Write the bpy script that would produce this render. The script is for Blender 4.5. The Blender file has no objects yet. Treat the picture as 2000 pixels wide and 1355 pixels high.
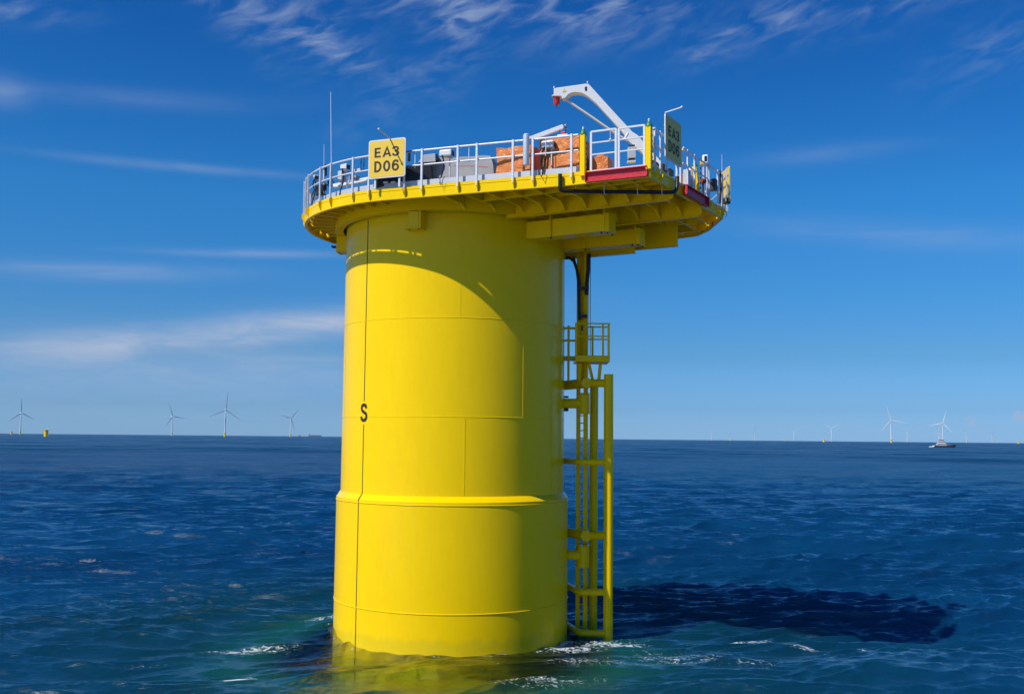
import bpy, bmesh, math, random
import numpy as np
from mathutils import Vector, Matrix
random.seed(4)
rng = np.random.default_rng(11)
sc = bpy.context.scene
col = sc.collection
R = math.radians

# ------------------------------------------------------------------ camera
F_PX, PITCH, ROLL = 2004.8, 0.0882, 0.0094
CAM = (1.8268, -32.70, 6.033)
cd = bpy.data.cameras.new('camera')
cd.sensor_width = 36.0
cd.lens = 36.0 * F_PX / 2000.0
cd.clip_start = 0.5
cd.clip_end = 90000
cam = bpy.data.objects.new('camera', cd)
cam.matrix_world = (Matrix.Translation(CAM) @ Matrix.Rotation(math.pi / 2 + PITCH, 4, 'X')
                    @ Matrix.Rotation(ROLL, 4, 'Z'))
col.objects.link(cam)
sc.camera = cam

# ------------------------------------------------------------------ light
SUN_AZ, SUN_EL = 53.0, 48.0          # degrees left of straight behind the viewer
SUN_STRENGTH, SKY_STRENGTH = 4.9, 0.085
a_, e_ = R(SUN_AZ), R(SUN_EL)
SUN = Vector((-math.sin(a_) * math.cos(e_), -math.cos(a_) * math.cos(e_), math.sin(e_)))
sl = bpy.data.lights.new('sun', 'SUN')
sl.energy = SUN_STRENGTH
sl.angle = R(0.53)
sl.color = (1.0, 0.955, 0.88)
so = bpy.data.objects.new('sun', sl)
so.rotation_euler = SUN.to_track_quat('Z', 'Y').to_euler()
col.objects.link(so)
sc.view_settings.view_transform = 'Standard'
sc.view_settings.look = 'None'
sc.view_settings.exposure = 0.0
sc.view_settings.gamma = 1.0
sc.view_settings.use_curve_mapping = False
sc.cycles.use_denoising = True
sc.cycles.sample_clamp_direct = 1.5
sc.cycles.sample_clamp_indirect = 5.0
sc.cycles.max_bounces = 10
sc.cycles.transparent_max_bounces = 12


# ------------------------------------------------------------------ node helper
class NT:
    def __init__(self, tree):
        self.t = tree
        self.n = tree.nodes
        self.l = tree.links

    def node(self, kind, **kw):
        nd = self.n.new(kind)
        for k, v in kw.items():
            setattr(nd, k, v)
        return nd

    def put(self, sock, v):
        if isinstance(v, bpy.types.NodeSocket):
            self.l.new(v, sock)
        elif v is not None:
            sock.default_value = v

    def m(self, op, a, b=None, c=None, clamp=False):
        nd = self.node('ShaderNodeMath', operation=op, use_clamp=clamp)
        self.put(nd.inputs[0], a)
        if b is not None:
            self.put(nd.inputs[1], b)
        if c is not None:
            self.put(nd.inputs[2], c)
        return nd.outputs[0]

    def mix(self, f, a, b, blend='MIX'):
        nd = self.node('ShaderNodeMix', data_type='RGBA', blend_type=blend)
        self.put(nd.inputs[0], f)
        self.put(nd.inputs[6], a)
        self.put(nd.inputs[7], b)
        return nd.outputs[2]

    def noise(self, vec, scale, detail=4, rough=0.55, dist=0.0):
        nd = self.node('ShaderNodeTexNoise')
        if vec is not None:
            self.put(nd.inputs['Vector'], vec)
        nd.inputs['Scale'].default_value = scale
        nd.inputs['Detail'].default_value = detail
        nd.inputs['Roughness'].default_value = rough
        nd.inputs['Distortion'].default_value = dist
        return nd.outputs['Fac']

    def ramp(self, f, lo, hi, a=0.0, b=1.0, smooth=True):
        nd = self.node('ShaderNodeMapRange')
        if smooth:
            nd.interpolation_type = 'SMOOTHSTEP'
        self.put(nd.inputs[0], f)
        nd.inputs[1].default_value = lo
        nd.inputs[2].default_value = hi
        nd.inputs[3].default_value = a
        nd.inputs[4].default_value = b
        return nd.outputs[0]

    def scaled(self, vec, s):
        nd = self.node('ShaderNodeVectorMath', operation='MULTIPLY')
        self.put(nd.inputs[0], vec)
        nd.inputs[1].default_value = s
        return nd.outputs[0]

    def xyz(self, x, y, z):
        nd = self.node('ShaderNodeCombineXYZ')
        for i, v in enumerate((x, y, z)):
            self.put(nd.inputs[i], v)
        return nd.outputs[0]


# ------------------------------------------------------------------ sky
W = bpy.data.worlds.new('World')
sc.world = W
W.use_nodes = True
nt = NT(W.node_tree)
nt.n.clear()
sky = nt.node('ShaderNodeTexSky', sky_type='NISHITA')
sky.sun_disc = False
sky.sun_elevation = e_
sky.sun_rotation = R(180 + SUN_AZ)
sky.altitude = 0
sky.air_density = 1.0
sky.dust_density = 0.35
sky.ozone_density = 2.4
tc = nt.node('ShaderNodeTexCoord')
sep = nt.node('ShaderNodeSeparateXYZ')
nt.put(sep.inputs[0], tc.outputs['Generated'])
dx, dy, dz = sep.outputs
el = nt.m('MULTIPLY', nt.m('ARCSINE', dz), 180 / math.pi)
az = nt.m('MULTIPLY', nt.m('ARCTAN2', dx, dy), 180 / math.pi)
hs = nt.node('ShaderNodeHueSaturation')
hs.inputs['Saturation'].default_value = 1.38
hs.inputs['Value'].default_value = 1.0
nt.put(hs.inputs['Color'], sky.outputs[0])
# colour of the air measured by elevation: clear maritime sky, blue down to the horizon
cr_ = nt.node('ShaderNodeValToRGB')
nt.put(cr_.inputs[0], nt.m('DIVIDE', el, 60.0, clamp=True))
gains = [(0.0, (0.51, 1.03, 2.45)), (1.6, (0.37, 0.73, 1.60)), (4.4, (0.34, 0.68, 1.16)), (13.0, (0.36, 0.96, 1.33)), (23.5, (0.21, 0.75, 1.22)), (55, (0.20, 0.70, 1.20))]
el_ = cr_.color_ramp.elements
while len(el_) < len(gains):
    el_.new(0.5)
for k_, (e__, g__) in zip(el_, gains):
    k_.position = e__ / 60.0
for k_, (e__, g__) in zip(list(el_), gains):
    k_.color = tuple(v / 2.5 for v in g__) + (1,)
base = nt.mix(1.0, hs.outputs[0], nt.mix(1.0, cr_.outputs[0], (2.5, 2.5, 2.5, 1), 'MULTIPLY'), 'MULTIPLY')
uv = nt.xyz(az, el, 0.0)
# feathered cirrus: ellipses in the sky (azimuth, elevation, half lengths, tilt, weight) broken up by stretched noise
warp = nt.noise(uv, 0.12, 3, 0.5)
fib1 = nt.noise(nt.xyz(nt.m('ADD', nt.m('MULTIPLY', az, 0.16), nt.m('MULTIPLY', warp, 1.4)), nt.m('MULTIPLY', el, 0.85), 1.7), 1.0, 9, 0.62, 0.5)
fib2 = nt.noise(nt.xyz(nt.m('ADD', nt.m('MULTIPLY', az, 0.30), nt.m('MULTIPLY', el, 0.22)), nt.m('SUBTRACT', nt.m('MULTIPLY', el, 1.0), nt.m('MULTIPLY', az, 0.36)), 4.2), 1.15, 7, 0.54, 0.5)
puff = nt.noise(uv, 1.7, 8, 0.6, 0.3)


def blob(u0, v0, a, b, tilt, w):
    ct, st = math.cos(R(tilt)), math.sin(R(tilt))
    du, dv = nt.m('SUBTRACT', az, u0), nt.m('SUBTRACT', el, v0)
    p = nt.m('MULTIPLY', nt.m('ADD', nt.m('MULTIPLY', du, ct), nt.m('MULTIPLY', dv, st)), 1 / a)
    q = nt.m('MULTIPLY', nt.m('SUBTRACT', nt.m('MULTIPLY', dv, ct), nt.m('MULTIPLY', du, st)), 1 / b)
    d = nt.m('ADD', nt.m('MULTIPLY', p, p), nt.m('MULTIPLY', q, q))
    return nt.m('MULTIPLY', nt.m('EXPONENT', nt.m('MULTIPLY', d, -1.0)), w)


def total(lst):
    s = None
    for k in lst:
        v = blob(*k)
        s = v if s is None else nt.m('ADD', s, v)
    return s


long_b = total([(-17.0, 5.2, 11.5, 0.75, 6.5, 1.15), (-10.5, 6.4, 4.5, 0.7, 4, 0.75), (-20, 3.0, 14, 2.4, 0, 0.42), (-22, 8.4, 6, 0.45, 2, 0.5),
                (-14.5, 9.8, 5.0, 0.22, 2, 0.42), (-18.6, 14.1, 6, 0.25, 0, 0.35), (-21, 17.3, 7, 0.5, 3, 0.16),
                (20.5, 10.8, 8, 0.7, -6, 0.26), (17.5, 15.2, 4, 0.5, 2, 0.2), (-14, 3.6, 12, 1.0, 2, 0.32), (-27.2, 16.8, 1.2, 0.7, 0, 0.4)])
wisp_b = total([(-11.2, 21.4, 4.2, 1.2, -24, 0.85), (-16.0, 22.4, 3.4, 1.1, -38, 0.55), (-3.3, 22.4, 3.6, 1.6, 60, 0.7),
                (4.6, 23.0, 5.0, 1.6, 4, 0.75), (-4.5, 23.6, 6.0, 1.0, 5, 0.5), (11.6, 21.4, 2.4, 0.8, 22, 0.6), (15.4, 22.3, 2.4, 0.9, 20, 0.55),
                (22.2, 22.6, 5.5, 1.0, 12, 0.36), (26.2, 19.8, 4.0, 1.3, 20, 0.30), (-26.5, 20.8, 2.5, 0.6, 5, 0.6), (-8, 17.5, 2.5, 0.9, 30, 0.18)])
cum_b = total([(24.05, 1.05, 0.30, 0.22, -35, 1.4), (24.5, 0.72, 0.30, 0.14, 5, 1.0), (26.3, 1.3, 0.42, 0.32, 0, 1.3), (25.3, 0.8, 0.25, 0.22, 0, 0.6)])
c1 = nt.m('MULTIPLY', long_b, nt.ramp(fib1, 0.30, 0.72, 0.42, 1.0))
c2 = nt.m('MULTIPLY', wisp_b, nt.ramp(fib2, 0.36, 0.82))
c3 = nt.ramp(nt.m('MULTIPLY', cum_b, nt.ramp(puff, 0.3, 0.65, 0.3, 1.0)), 0.25, 1.1, 0.0, 0.75)
amt = nt.m('ADD', nt.m('MULTIPLY', c1, 0.80), nt.m('MULTIPLY', c2, 0.75), clamp=True)
amt = nt.m('MAXIMUM', amt, c3)
skyc = nt.mix(amt, base, (4.7, 5.8, 7.9, 1))
bg = nt.node('ShaderNodeBackground')
nt.put(bg.inputs[0], skyc)
bg.inputs[1].default_value = SKY_STRENGTH
wo = nt.node('ShaderNodeOutputWorld')
nt.l.new(bg.outputs[0], wo.inputs[0])


# ------------------------------------------------------------------ materials
def mat(name, color, rough=0.5, metal=0.0, var=0.0, vscale=3.0, bump=0.0, bscale=40.0, bdist=0.01, coat=0.0, spec=None, dark=None, dscale=6.0, damt=0.0):
    m = bpy.data.materials.new(name)
    m.use_nodes = True
    t = NT(m.node_tree)
    b = m.node_tree.nodes['Principled BSDF']
    b.inputs['Roughness'].default_value = rough
    b.inputs['Metallic'].default_value = metal
    b.inputs['Coat Weight'].default_value = coat
    b.inputs['Coat Roughness'].default_value = 0.12
    if spec is not None:
        b.inputs['Specular IOR Level'].default_value = spec
    c = tuple(color) + (1,)
    geo = t.node('ShaderNodeNewGeometry')
    pos = geo.outputs['Position']
    out = None
    if var > 0:
        f = t.noise(pos, vscale, 6, 0.6)
        out = t.mix(f, tuple(x * (1 - var) for x in color) + (1,), tuple(min(1, x * (1 + var)) for x in color) + (1,))
    if dark is not None:
        f = t.ramp(t.noise(pos, dscale, 8, 0.7), 0.56, 0.72, 0, damt)
        out = t.mix(f, out if out is not None else c, tuple(dark) + (1,))
    if out is not None:
        t.put(b.inputs['Base Color'], out)
        rn = t.ramp(t.noise(pos, vscale * 2.3, 5), 0.3, 0.7, max(0.03, rough - 0.07), rough + 0.09)
        t.put(b.inputs['Roughness'], rn)
    else:
        b.inputs['Base Color'].default_value = c
    if bump > 0:
        bn = t.node('ShaderNodeBump')
        bn.inputs['Strength'].default_value = bump
        bn.inputs['Distance'].default_value = bdist
        t.put(bn.inputs['Height'], t.noise(pos, bscale, 5, 0.6, 0.8))
        t.l.new(bn.outputs[0], b.inputs['Normal'])
    return m


def yellow_mat(name, color=(0.92, 0.60, 0.0)):
    m = mat(name, color, 0.38)
    t = NT(m.node_tree)
    b = m.node_tree.nodes['Principled BSDF']
    geo = t.node('ShaderNodeNewGeometry')
    pos = geo.outputs['Position']
    big = t.noise(t.scaled(pos, (1.0, 1.0, 0.35)), 0.8, 5, 0.55)
    roll = t.noise(t.scaled(pos, (3.0, 3.0, 0.6)), 2.2, 4, 0.6)      # roller marks running up and down
    c = t.mix(big, (color[0] * 0.94, color[1] * 0.93, 0.0, 1), (color[0] * 1.02, color[1] * 1.05, 0.001, 1))
    c = t.mix(t.ramp(roll, 0.35, 0.7, 0.0, 0.16), c, (color[0] * 0.8, color[1] * 0.78, 0.001, 1))
    scuff = t.ramp(t.noise(pos, 14.0, 8, 0.72), 0.67, 0.78, 0, 0.22)
    c = t.mix(scuff, c, (0.55, 0.40, 0.05, 1))
    # tide band: thin grime just above the sea
    sp = t.node('ShaderNodeSeparateXYZ')
    t.put(sp.inputs[0], pos)
    wet = t.m('ADD', sp.outputs[2], t.m('MULTIPLY', t.noise(t.scaled(pos, (1.5, 1.5, 0.3)), 2.0, 5), -0.5))
    c = t.mix(t.ramp(wet, 0.25, 0.0, 0.0, 0.35), c, (0.42, 0.40, 0.02, 1))
    b.inputs['Specular IOR Level'].default_value = 0.15
    t.put(b.inputs['Base Color'], c)
    t.put(b.inputs['Roughness'], t.ramp(roll, 0.3, 0.7, 0.17, 0.26))
    bn = t.node('ShaderNodeBump')
    bn.inputs['Strength'].default_value = 0.12
    bn.inputs['Distance'].default_value = 0.02
    t.put(bn.inputs['Height'], t.m('ADD', big, t.m('MULTIPLY', t.noise(pos, 45, 3), 0.12)))
    t.l.new(bn.outputs[0], b.inputs['Normal'])
    return m


M = {}
M['yellow'] = yellow_mat('yellow_paint')
M['yellow_sign'] = mat('yellow_sign_sheet', (0.78, 0.52, 0.04), 0.42, var=0.04)
M['letter'] = mat('dark_lettering', (0.028, 0.014, 0.012), 0.5)
M['line'] = mat('dark_line_and_groove_shade', (0.05, 0.035, 0.012), 0.5)  # paint of the orientation line, also the painted shade in the edge groove
M['galv'] = mat('galvanised_steel', (0.62, 0.65, 0.70), 0.42, 0.35, var=0.12, vscale=9)
M['galv_white'] = mat('pale_rail_tube', (0.62, 0.64, 0.67), 0.38, 0.0, var=0.06, vscale=8)
M['white'] = mat('white_paint', (0.80, 0.80, 0.78), 0.35, var=0.05, vscale=5, dark=(0.45, 0.42, 0.36), dscale=22, damt=0.35)
M['offwhite'] = mat('cream_paint', (0.66, 0.62, 0.52), 0.45, var=0.06)
M['grey_box'] = mat('pale_grey_box', (0.48, 0.50, 0.53), 0.5, var=0.05)
M['red'] = mat('red_paint', (0.52, 0.012, 0.022), 0.40, var=0.08, vscale=5, dark=(0.25, 0.02, 0.02), dscale=12, damt=0.4)
M['black'] = mat('black_rubber', (0.012, 0.012, 0.014), 0.45)
M['dark'] = mat('dark_steel', (0.035, 0.038, 0.045), 0.5, 0.3)
M['green'] = mat('green_paint', (0.03, 0.20, 0.05), 0.45)
M['grey_tarp'] = mat('grey_tarpaulin', (0.27, 0.28, 0.30), 0.6, var=0.12, vscale=4, bump=0.5, bscale=6)
M['orange'] = mat('orange_tarpaulin', (0.64, 0.19, 0.03), 0.45, var=0.16, vscale=5, bump=0.7, bscale=4.5, bdist=0.09)
M['rope'] = mat('orange_rope', (0.6, 0.12, 0.06), 0.7)
M['red_lamp'] = mat('red_plastic', (0.6, 0.02, 0.02), 0.4)
M['glass'] = mat('dark_glass', (0.02, 0.025, 0.035), 0.08)
M['grate'] = mat('perforated_toe_plate', (0.50, 0.52, 0.56), 0.5, 0.2, var=0.3, vscale=40, dark=(0.10, 0.10, 0.11), dscale=34, damt=0.8)
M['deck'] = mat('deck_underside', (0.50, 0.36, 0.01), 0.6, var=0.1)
M['hull'] = mat('navy_hull_paint', (0.055, 0.014, 0.018), 0.4)
M['ship'] = mat('grey_ship_paint', (0.10, 0.14, 0.20), 0.6)
M['turbine'] = mat('turbine_white', (0.60, 0.63, 0.66), 0.5)
M['seabed'] = mat('dark_sand', (0.004, 0.014, 0.014), 1.0)


# ------------------------------------------------------------------ mesh builder
def basis(d):
    d = Vector(d).normalized()
    u = Vector((0, 0, 1)) if abs(d.z) < 0.95 else Vector((1, 0, 0))
    a = u.cross(d).normalized()
    return a, d.cross(a).normalized(), d


def world_loc(o):
    v = Vector((0, 0, 0))
    while o is not None:
        v += o.location
        o = o.parent
    return v


class MB:
    def __init__(self):
        self.v, self.f, self.s = [], [], []

    def add(self, vs, fs, smooth=False):
        k = len(self.v)
        self.v += [tuple(p) for p in vs]
        self.f += [tuple(i + k for i in f) for f in fs]
        self.s += [smooth] * len(fs)
        return self

    def box(self, c, size, rz=0.0, rot=None):
        hx, hy, hz = (s / 2 for s in size)
        m = rot if rot is not None else Matrix.Rotation(rz, 3, 'Z')
        vs = [Vector(c) + m @ Vector((x, y, z)) for x in (-hx, hx) for y in (-hy, hy) for z in (-hz, hz)]
        return self.add(vs, [(0, 1, 3, 2), (4, 6, 7, 5), (0, 4, 5, 1), (2, 3, 7, 6), (0, 2, 6, 4), (1, 5, 7, 3)])

    def bar(self, p0, p1, w, h, up=(0, 0, 1)):
        p0, p1 = Vector(p0), Vector(p1)
        d = (p1 - p0).normalized()
        s = d.cross(Vector(up)).normalized()
        u = s.cross(d).normalized()
        vs = [p + s * a * w / 2 + u * b * h / 2 for p in (p0, p1) for a in (-1, 1) for b in (-1, 1)]
        return self.add(vs, [(0, 1, 3, 2), (4, 6, 7, 5), (0, 4, 5, 1), (2, 3, 7, 6), (0, 2, 6, 4), (1, 5, 7, 3)])

    def tube(self, p0, p1, r0, r1=None, seg=14, caps=True):
        r1 = r0 if r1 is None else r1
        p0, p1 = Vector(p0), Vector(p1)
        a, b, _ = basis(p1 - p0)
        vs, fs = [], []
        for p, r in ((p0, r0), (p1, r1)):
            for i in range(seg):
                t = 2 * math.pi * i / seg
                vs.append(p + a * math.cos(t) * r + b * math.sin(t) * r)
        for i in range(seg):
            j = (i + 1) % seg
            fs.append((i, j, seg + j, seg + i))
        self.add(vs, fs, True)
        if caps:
            k = len(self.v) - 2 * seg
            self.f.append(tuple(k + i for i in reversed(range(seg))))
            self.f.append(tuple(k + seg + i for i in range(seg)))
            self.s += [False, False]
        return self

    def path(self, pts, r, seg=10):
        pts = [Vector(p) for p in pts]
        n = len(pts)
        vs, fs = [], []
        a = None
        for i, p in enumerate(pts):
            d = (pts[min(i + 1, n - 1)] - pts[max(i - 1, 0)]).normalized()
            if a is None:
                a = basis(d)[0]
            a = (a - d * a.dot(d)).normalized()
            b = d.cross(a)
            for k in range(seg):
                t = 2 * math.pi * k / seg
                vs.append(p + a * math.cos(t) * r + b * math.sin(t) * r)
        for i in range(n - 1):
            for k in range(seg):
                j = (k + 1) % seg
                fs.append((i * seg + k, i * seg + j, (i + 1) * seg + j, (i + 1) * seg + k))
        self.add(vs, fs, True)
        k = len(self.v) - n * seg
        self.f.append(tuple(k + i for i in reversed(range(seg))))
        self.f.append(tuple(k + (n - 1) * seg + i for i in range(seg)))
        self.s += [False, False]
        return self

    def lathe(self, prof, c=(0, 0), seg=96, smooth=True, closed=False, cap=False, a0=0.0):
        vs, fs = [], []
        n = len(prof)
        for i in range(seg):
            t = 2 * math.pi * i / seg + a0
            for r, z in prof:
                vs.append((c[0] + r * math.cos(t), c[1] + r * math.sin(t), z))
        for i in range(seg):
            j = (i + 1) % seg
            for k in range(n if closed else n - 1):
                q = (k + 1) % n
                fs.append((i * n + k, j * n + k, j * n + q, i * n + q))
        self.add(vs, fs, smooth)
        if cap:
            k = len(self.v) - n * seg
            self.f.append(tuple(k + i * n + n - 1 for i in range(seg)))
            self.f.append(tuple(k + i * n for i in reversed(range(seg))))
            self.s += [False, False]
        return self

    def prism(self, poly, z0, z1):
        n = len(poly)
        vs = [(p[0], p[1], z0) for p in poly] + [(p[0], p[1], z1) for p in poly]
        fs = [tuple(range(n - 1, -1, -1)), tuple(range(n, 2 * n))]
        fs += [(i, (i + 1) % n, n + (i + 1) % n, n + i) for i in range(n)]
        return self.add(vs, fs)

    def slab(self, pts, off):
        """pts: planar loop in 3D, extruded by vector off"""
        n = len(pts)
        off = Vector(off)
        pts = [Vector(p) for p in pts]
        vs = pts + [p + off for p in pts]
        fs = [tuple(range(n - 1, -1, -1)), tuple(range(n, 2 * n))]
        fs += [(i, (i + 1) % n, n + (i + 1) % n, n + i) for i in range(n)]
        return self.add(vs, fs)

    def ball(self, c, r, seg=14, rings=8, sz=1.0):
        vs = [(c[0], c[1], c[2] - r * sz)]
        for i in range(1, rings):
            t = math.pi * i / rings
            for k in range(seg):
                p = 2 * math.pi * k / seg
                vs.append((c[0] + r * math.sin(t) * math.cos(p), c[1] + r * math.sin(t) * math.sin(p), c[2] - r * sz * math.cos(t)))
        vs.append((c[0], c[1], c[2] + r * sz))
        fs = []
        for k in range(seg):
            j = (k + 1) % seg
            fs.append((0, 1 + j, 1 + k))
            for i in range(rings - 2):
                fs.append((1 + i * seg + k, 1 + i * seg + j, 1 + (i + 1) * seg + j, 1 + (i + 1) * seg + k))
            b = 1 + (rings - 2) * seg
            fs.append((b + k, b + j, len(vs) - 1))
        return self.add(vs, fs, True)

    def build(self, name, material, parent=None, loc=None, rz=0.0, bevel=0.0):
        """vertices are world coordinates unless loc is given (then local, placed at world point loc)"""
        me = bpy.data.meshes.new(name)
        wl = world_loc(parent)
        vs = self.v if loc is not None else [(x - wl.x, y - wl.y, z - wl.z) for x, y, z in self.v]
        me.from_pydata([tuple(p) for p in vs], [], self.f)
        me.update()
        bm = bmesh.new()
        bm.from_mesh(me)
        bmesh.ops.recalc_face_normals(bm, faces=bm.faces)
        bm.to_mesh(me)
        bm.free()
        me.polygons.foreach_set('use_smooth', self.s)
        if any(self.s):
            me.set_sharp_from_angle(angle=R(38))
        me.materials.append(material)
        o = bpy.data.objects.new(name, me)
        col.objects.link(o)
        o.parent = parent
        if loc is not None:
            o.location = Vector(loc) - wl
            o.rotation_euler[2] = rz
        if bevel:
            b = o.modifiers.new('bevel', 'BEVEL')
            b.width = bevel
            b.segments = 2
            b.limit_method = 'ANGLE'
        return o


def build_each(mb, name, material, parent=None, loc=None, rz=0.0, bevel=0.0):
    """every separate piece collected in mb becomes an object of its own"""
    root = list(range(len(mb.v)))

    def find(i):
        while root[i] != i:
            root[i] = root[root[i]]
            i = root[i]
        return i
    for f in mb.f:
        a = find(f[0])
        for i in f[1:]:
            root[find(i)] = a
    groups = {}
    for f, sm in zip(mb.f, mb.s):
        groups.setdefault(find(f[0]), []).append((f, sm))
    res = []
    for g_ in groups.values():
        idx = {}
        m = MB()
        for f, sm in g_:
            for i in f:
                if i not in idx:
                    idx[i] = len(m.v)
                    m.v.append(mb.v[i])
            m.f.append(tuple(idx[i] for i in f))
            m.s.append(sm)
        res.append(m.build(name, material, parent, loc, rz, bevel))
    return res


def tag(o, label, cat, group=None, kind=None):
    if label:
        o['label'] = label
    if cat:
        o['category'] = cat
    if group:
        o['group'] = group
    if kind:
        o['kind'] = kind
    return o


def thing(name, loc, label, cat, group=None):
    o = bpy.data.objects.new(name, None)
    o.empty_display_size = 0.3
    o.location = loc
    col.objects.link(o)
    return tag(o, label, cat, group)


def copy_tree(o, parent=None):
    c = o.copy()
    col.objects.link(c)
    c.parent = parent
    for ch in list(o.children):
        copy_tree(ch, c)
    return c


def arc_pts(cx, cy, rx, ry, a0, a1, n=14):
    return [(cx + rx * math.cos(R(a0 + (a1 - a0) * i / n)), cy + ry * math.sin(R(a0 + (a1 - a0) * i / n))) for i in range(n + 1)]


def spline(ctrl, n=8):
    res = []
    P = [ctrl[0]] + list(ctrl) + [ctrl[-1]]
    for i in range(1, len(P) - 2):
        p0, p1, p2, p3 = P[i - 1], P[i], P[i + 1], P[i + 2]
        for k in range(n):
            t = k / n
            res.append(tuple(0.5 * (2 * p1[c] + (p2[c] - p0[c]) * t + (2 * p0[c] - 5 * p1[c] + 4 * p2[c] - p3[c]) * t * t
                                    + (3 * p1[c] - p0[c] - 3 * p2[c] + p3[c]) * t ** 3) for c in (0, 1)))
    return res + [tuple(ctrl[-1])]


# centre lines of each character in a box one unit high
GLYPH = {
    'E': [[(0.50, 0.925), (0.06, 0.925), (0.06, 0.075), (0.52, 0.075)], [(0.06, 0.51), (0.47, 0.51)]],
    'A': [[(0.03, 0.0), (0.33, 0.96), (0.63, 0.0)], [(0.13, 0.29), (0.53, 0.29)]],
    'D': [[(0.07, 0.075), (0.07, 0.925)] + arc_pts(0.24, 0.5, 0.29, 0.425, 90, -90, 18) + [(0.07, 0.075)]],
    '0': [arc_pts(0.29, 0.5, 0.225, 0.425, 90, 450, 32)],
    '3': [spline([(0.07, 0.74), (0.13, 0.88), (0.28, 0.93), (0.44, 0.87), (0.49, 0.73), (0.42, 0.59), (0.25, 0.53)]),
          spline([(0.22, 0.53), (0.42, 0.48), (0.52, 0.31), (0.46, 0.14), (0.28, 0.07), (0.12, 0.12), (0.05, 0.28)])],
    '6': [spline([(0.50, 0.76), (0.42, 0.90), (0.28, 0.93), (0.13, 0.82), (0.065, 0.56), (0.07, 0.36)]),
          arc_pts(0.29, 0.33, 0.225, 0.26, 180, 540, 30)],
    'S': [spline([(0.52, 0.73), (0.46, 0.88), (0.30, 0.93), (0.14, 0.88), (0.09, 0.73), (0.17, 0.59), (0.34, 0.51), (0.50, 0.42), (0.545, 0.26),
                  (0.46, 0.11), (0.29, 0.07), (0.12, 0.12), (0.055, 0.28)])],
}
ADV = {'E': 0.74, 'A': 0.80, '3': 0.60, 'D': 0.78, '0': 0.76, '6': 0.60, 'S': 0.6}


def lettering(body, height, stroke=0.15, depth=0.003):
    """flat cut lettering, centred on the origin in x and y, front at +depth in z"""
    vs, fs = [], []
    x = 0.0
    for ch in body:
        for line in GLYPH[ch]:
            n = len(line)
            L, Rr = [], []
            closed = math.hypot(line[0][0] - line[-1][0], line[0][1] - line[-1][1]) < 1e-6
            for i, p in enumerate(line):
                a = line[i - 1] if i > 0 else (line[-2] if closed else None)
                b = line[i + 1] if i < n - 1 else (line[1] if closed else None)
                d1 = Vector((p[0] - a[0], p[1] - a[1])).normalized() if a is not None else None
                d2 = Vector((b[0] - p[0], b[1] - p[1])).normalized() if b is not None else None
                d1 = d1 or d2
                d2 = d2 or d1
                n1, n2 = Vector((-d1.y, d1.x)), Vector((-d2.y, d2.x))
                m_ = (n1 + n2).normalized()
                m_ = m_ * (stroke / 2 / max(0.45, m_.dot(n1)))
                L.append((x + p[0] + m_.x, p[1] + m_.y))
                Rr.append((x + p[0] - m_.x, p[1] - m_.y))
            k = len(vs)
            for z in (depth, -0.002):
                for l_, r_ in zip(L, Rr):
                    vs += [(l_[0], l_[1], z), (r_[0], r_[1], z)]
            m2 = 2 * n
            for i in range(n - 1):
                q = k + 2 * i
                fs.append((q, q + 1, q + 3, q + 2))
                fs.append((q, q + 2, q + 2 + m2, q + m2))
                fs.append((q + 1, q + 1 + m2, q + 3 + m2, q + 3))
            if not closed:
                fs += [(k, k + m2, k + m2 + 1, k + 1), (k + m2 - 2, k + m2 - 1, k + 2 * m2 - 1, k + 2 * m2 - 2)]
        x += ADV[ch]
    xs = [v[0] for v in vs]
    cx_ = (min(xs) + max(xs)) / 2
    return [((v[0] - cx_) * height, (v[1] - 0.5) * height, v[2]) for v in vs], fs


C30, S30 = math.cos(R(30)), math.sin(R(30))


def F(a, n, z=None):
    """platform frame: a along the beams (towards right and viewer), n across them (away)"""
    x, y = a * C30 + n * S30, -a * S30 + n * C30
    return Vector((x, y)) if z is None else Vector((x, y, z))


def at(px, py, y):
    """point at depth y (metres beyond the column axis) seen at photo pixel px, py: used to read sizes off the photo"""
    X2, Y2 = px - 1000, 677.5 - py
    cr, sr = math.cos(ROLL), math.sin(ROLL)
    X, Y = (X2 * cr - Y2 * sr) / F_PX, (X2 * sr + Y2 * cr) / F_PX
    c, s = math.cos(PITCH), math.sin(PITCH)
    k = (y - CAM[1]) / (c - s * Y)
    return Vector((CAM[0] + X * k, y, CAM[2] + (s + c * Y) * k))


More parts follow.
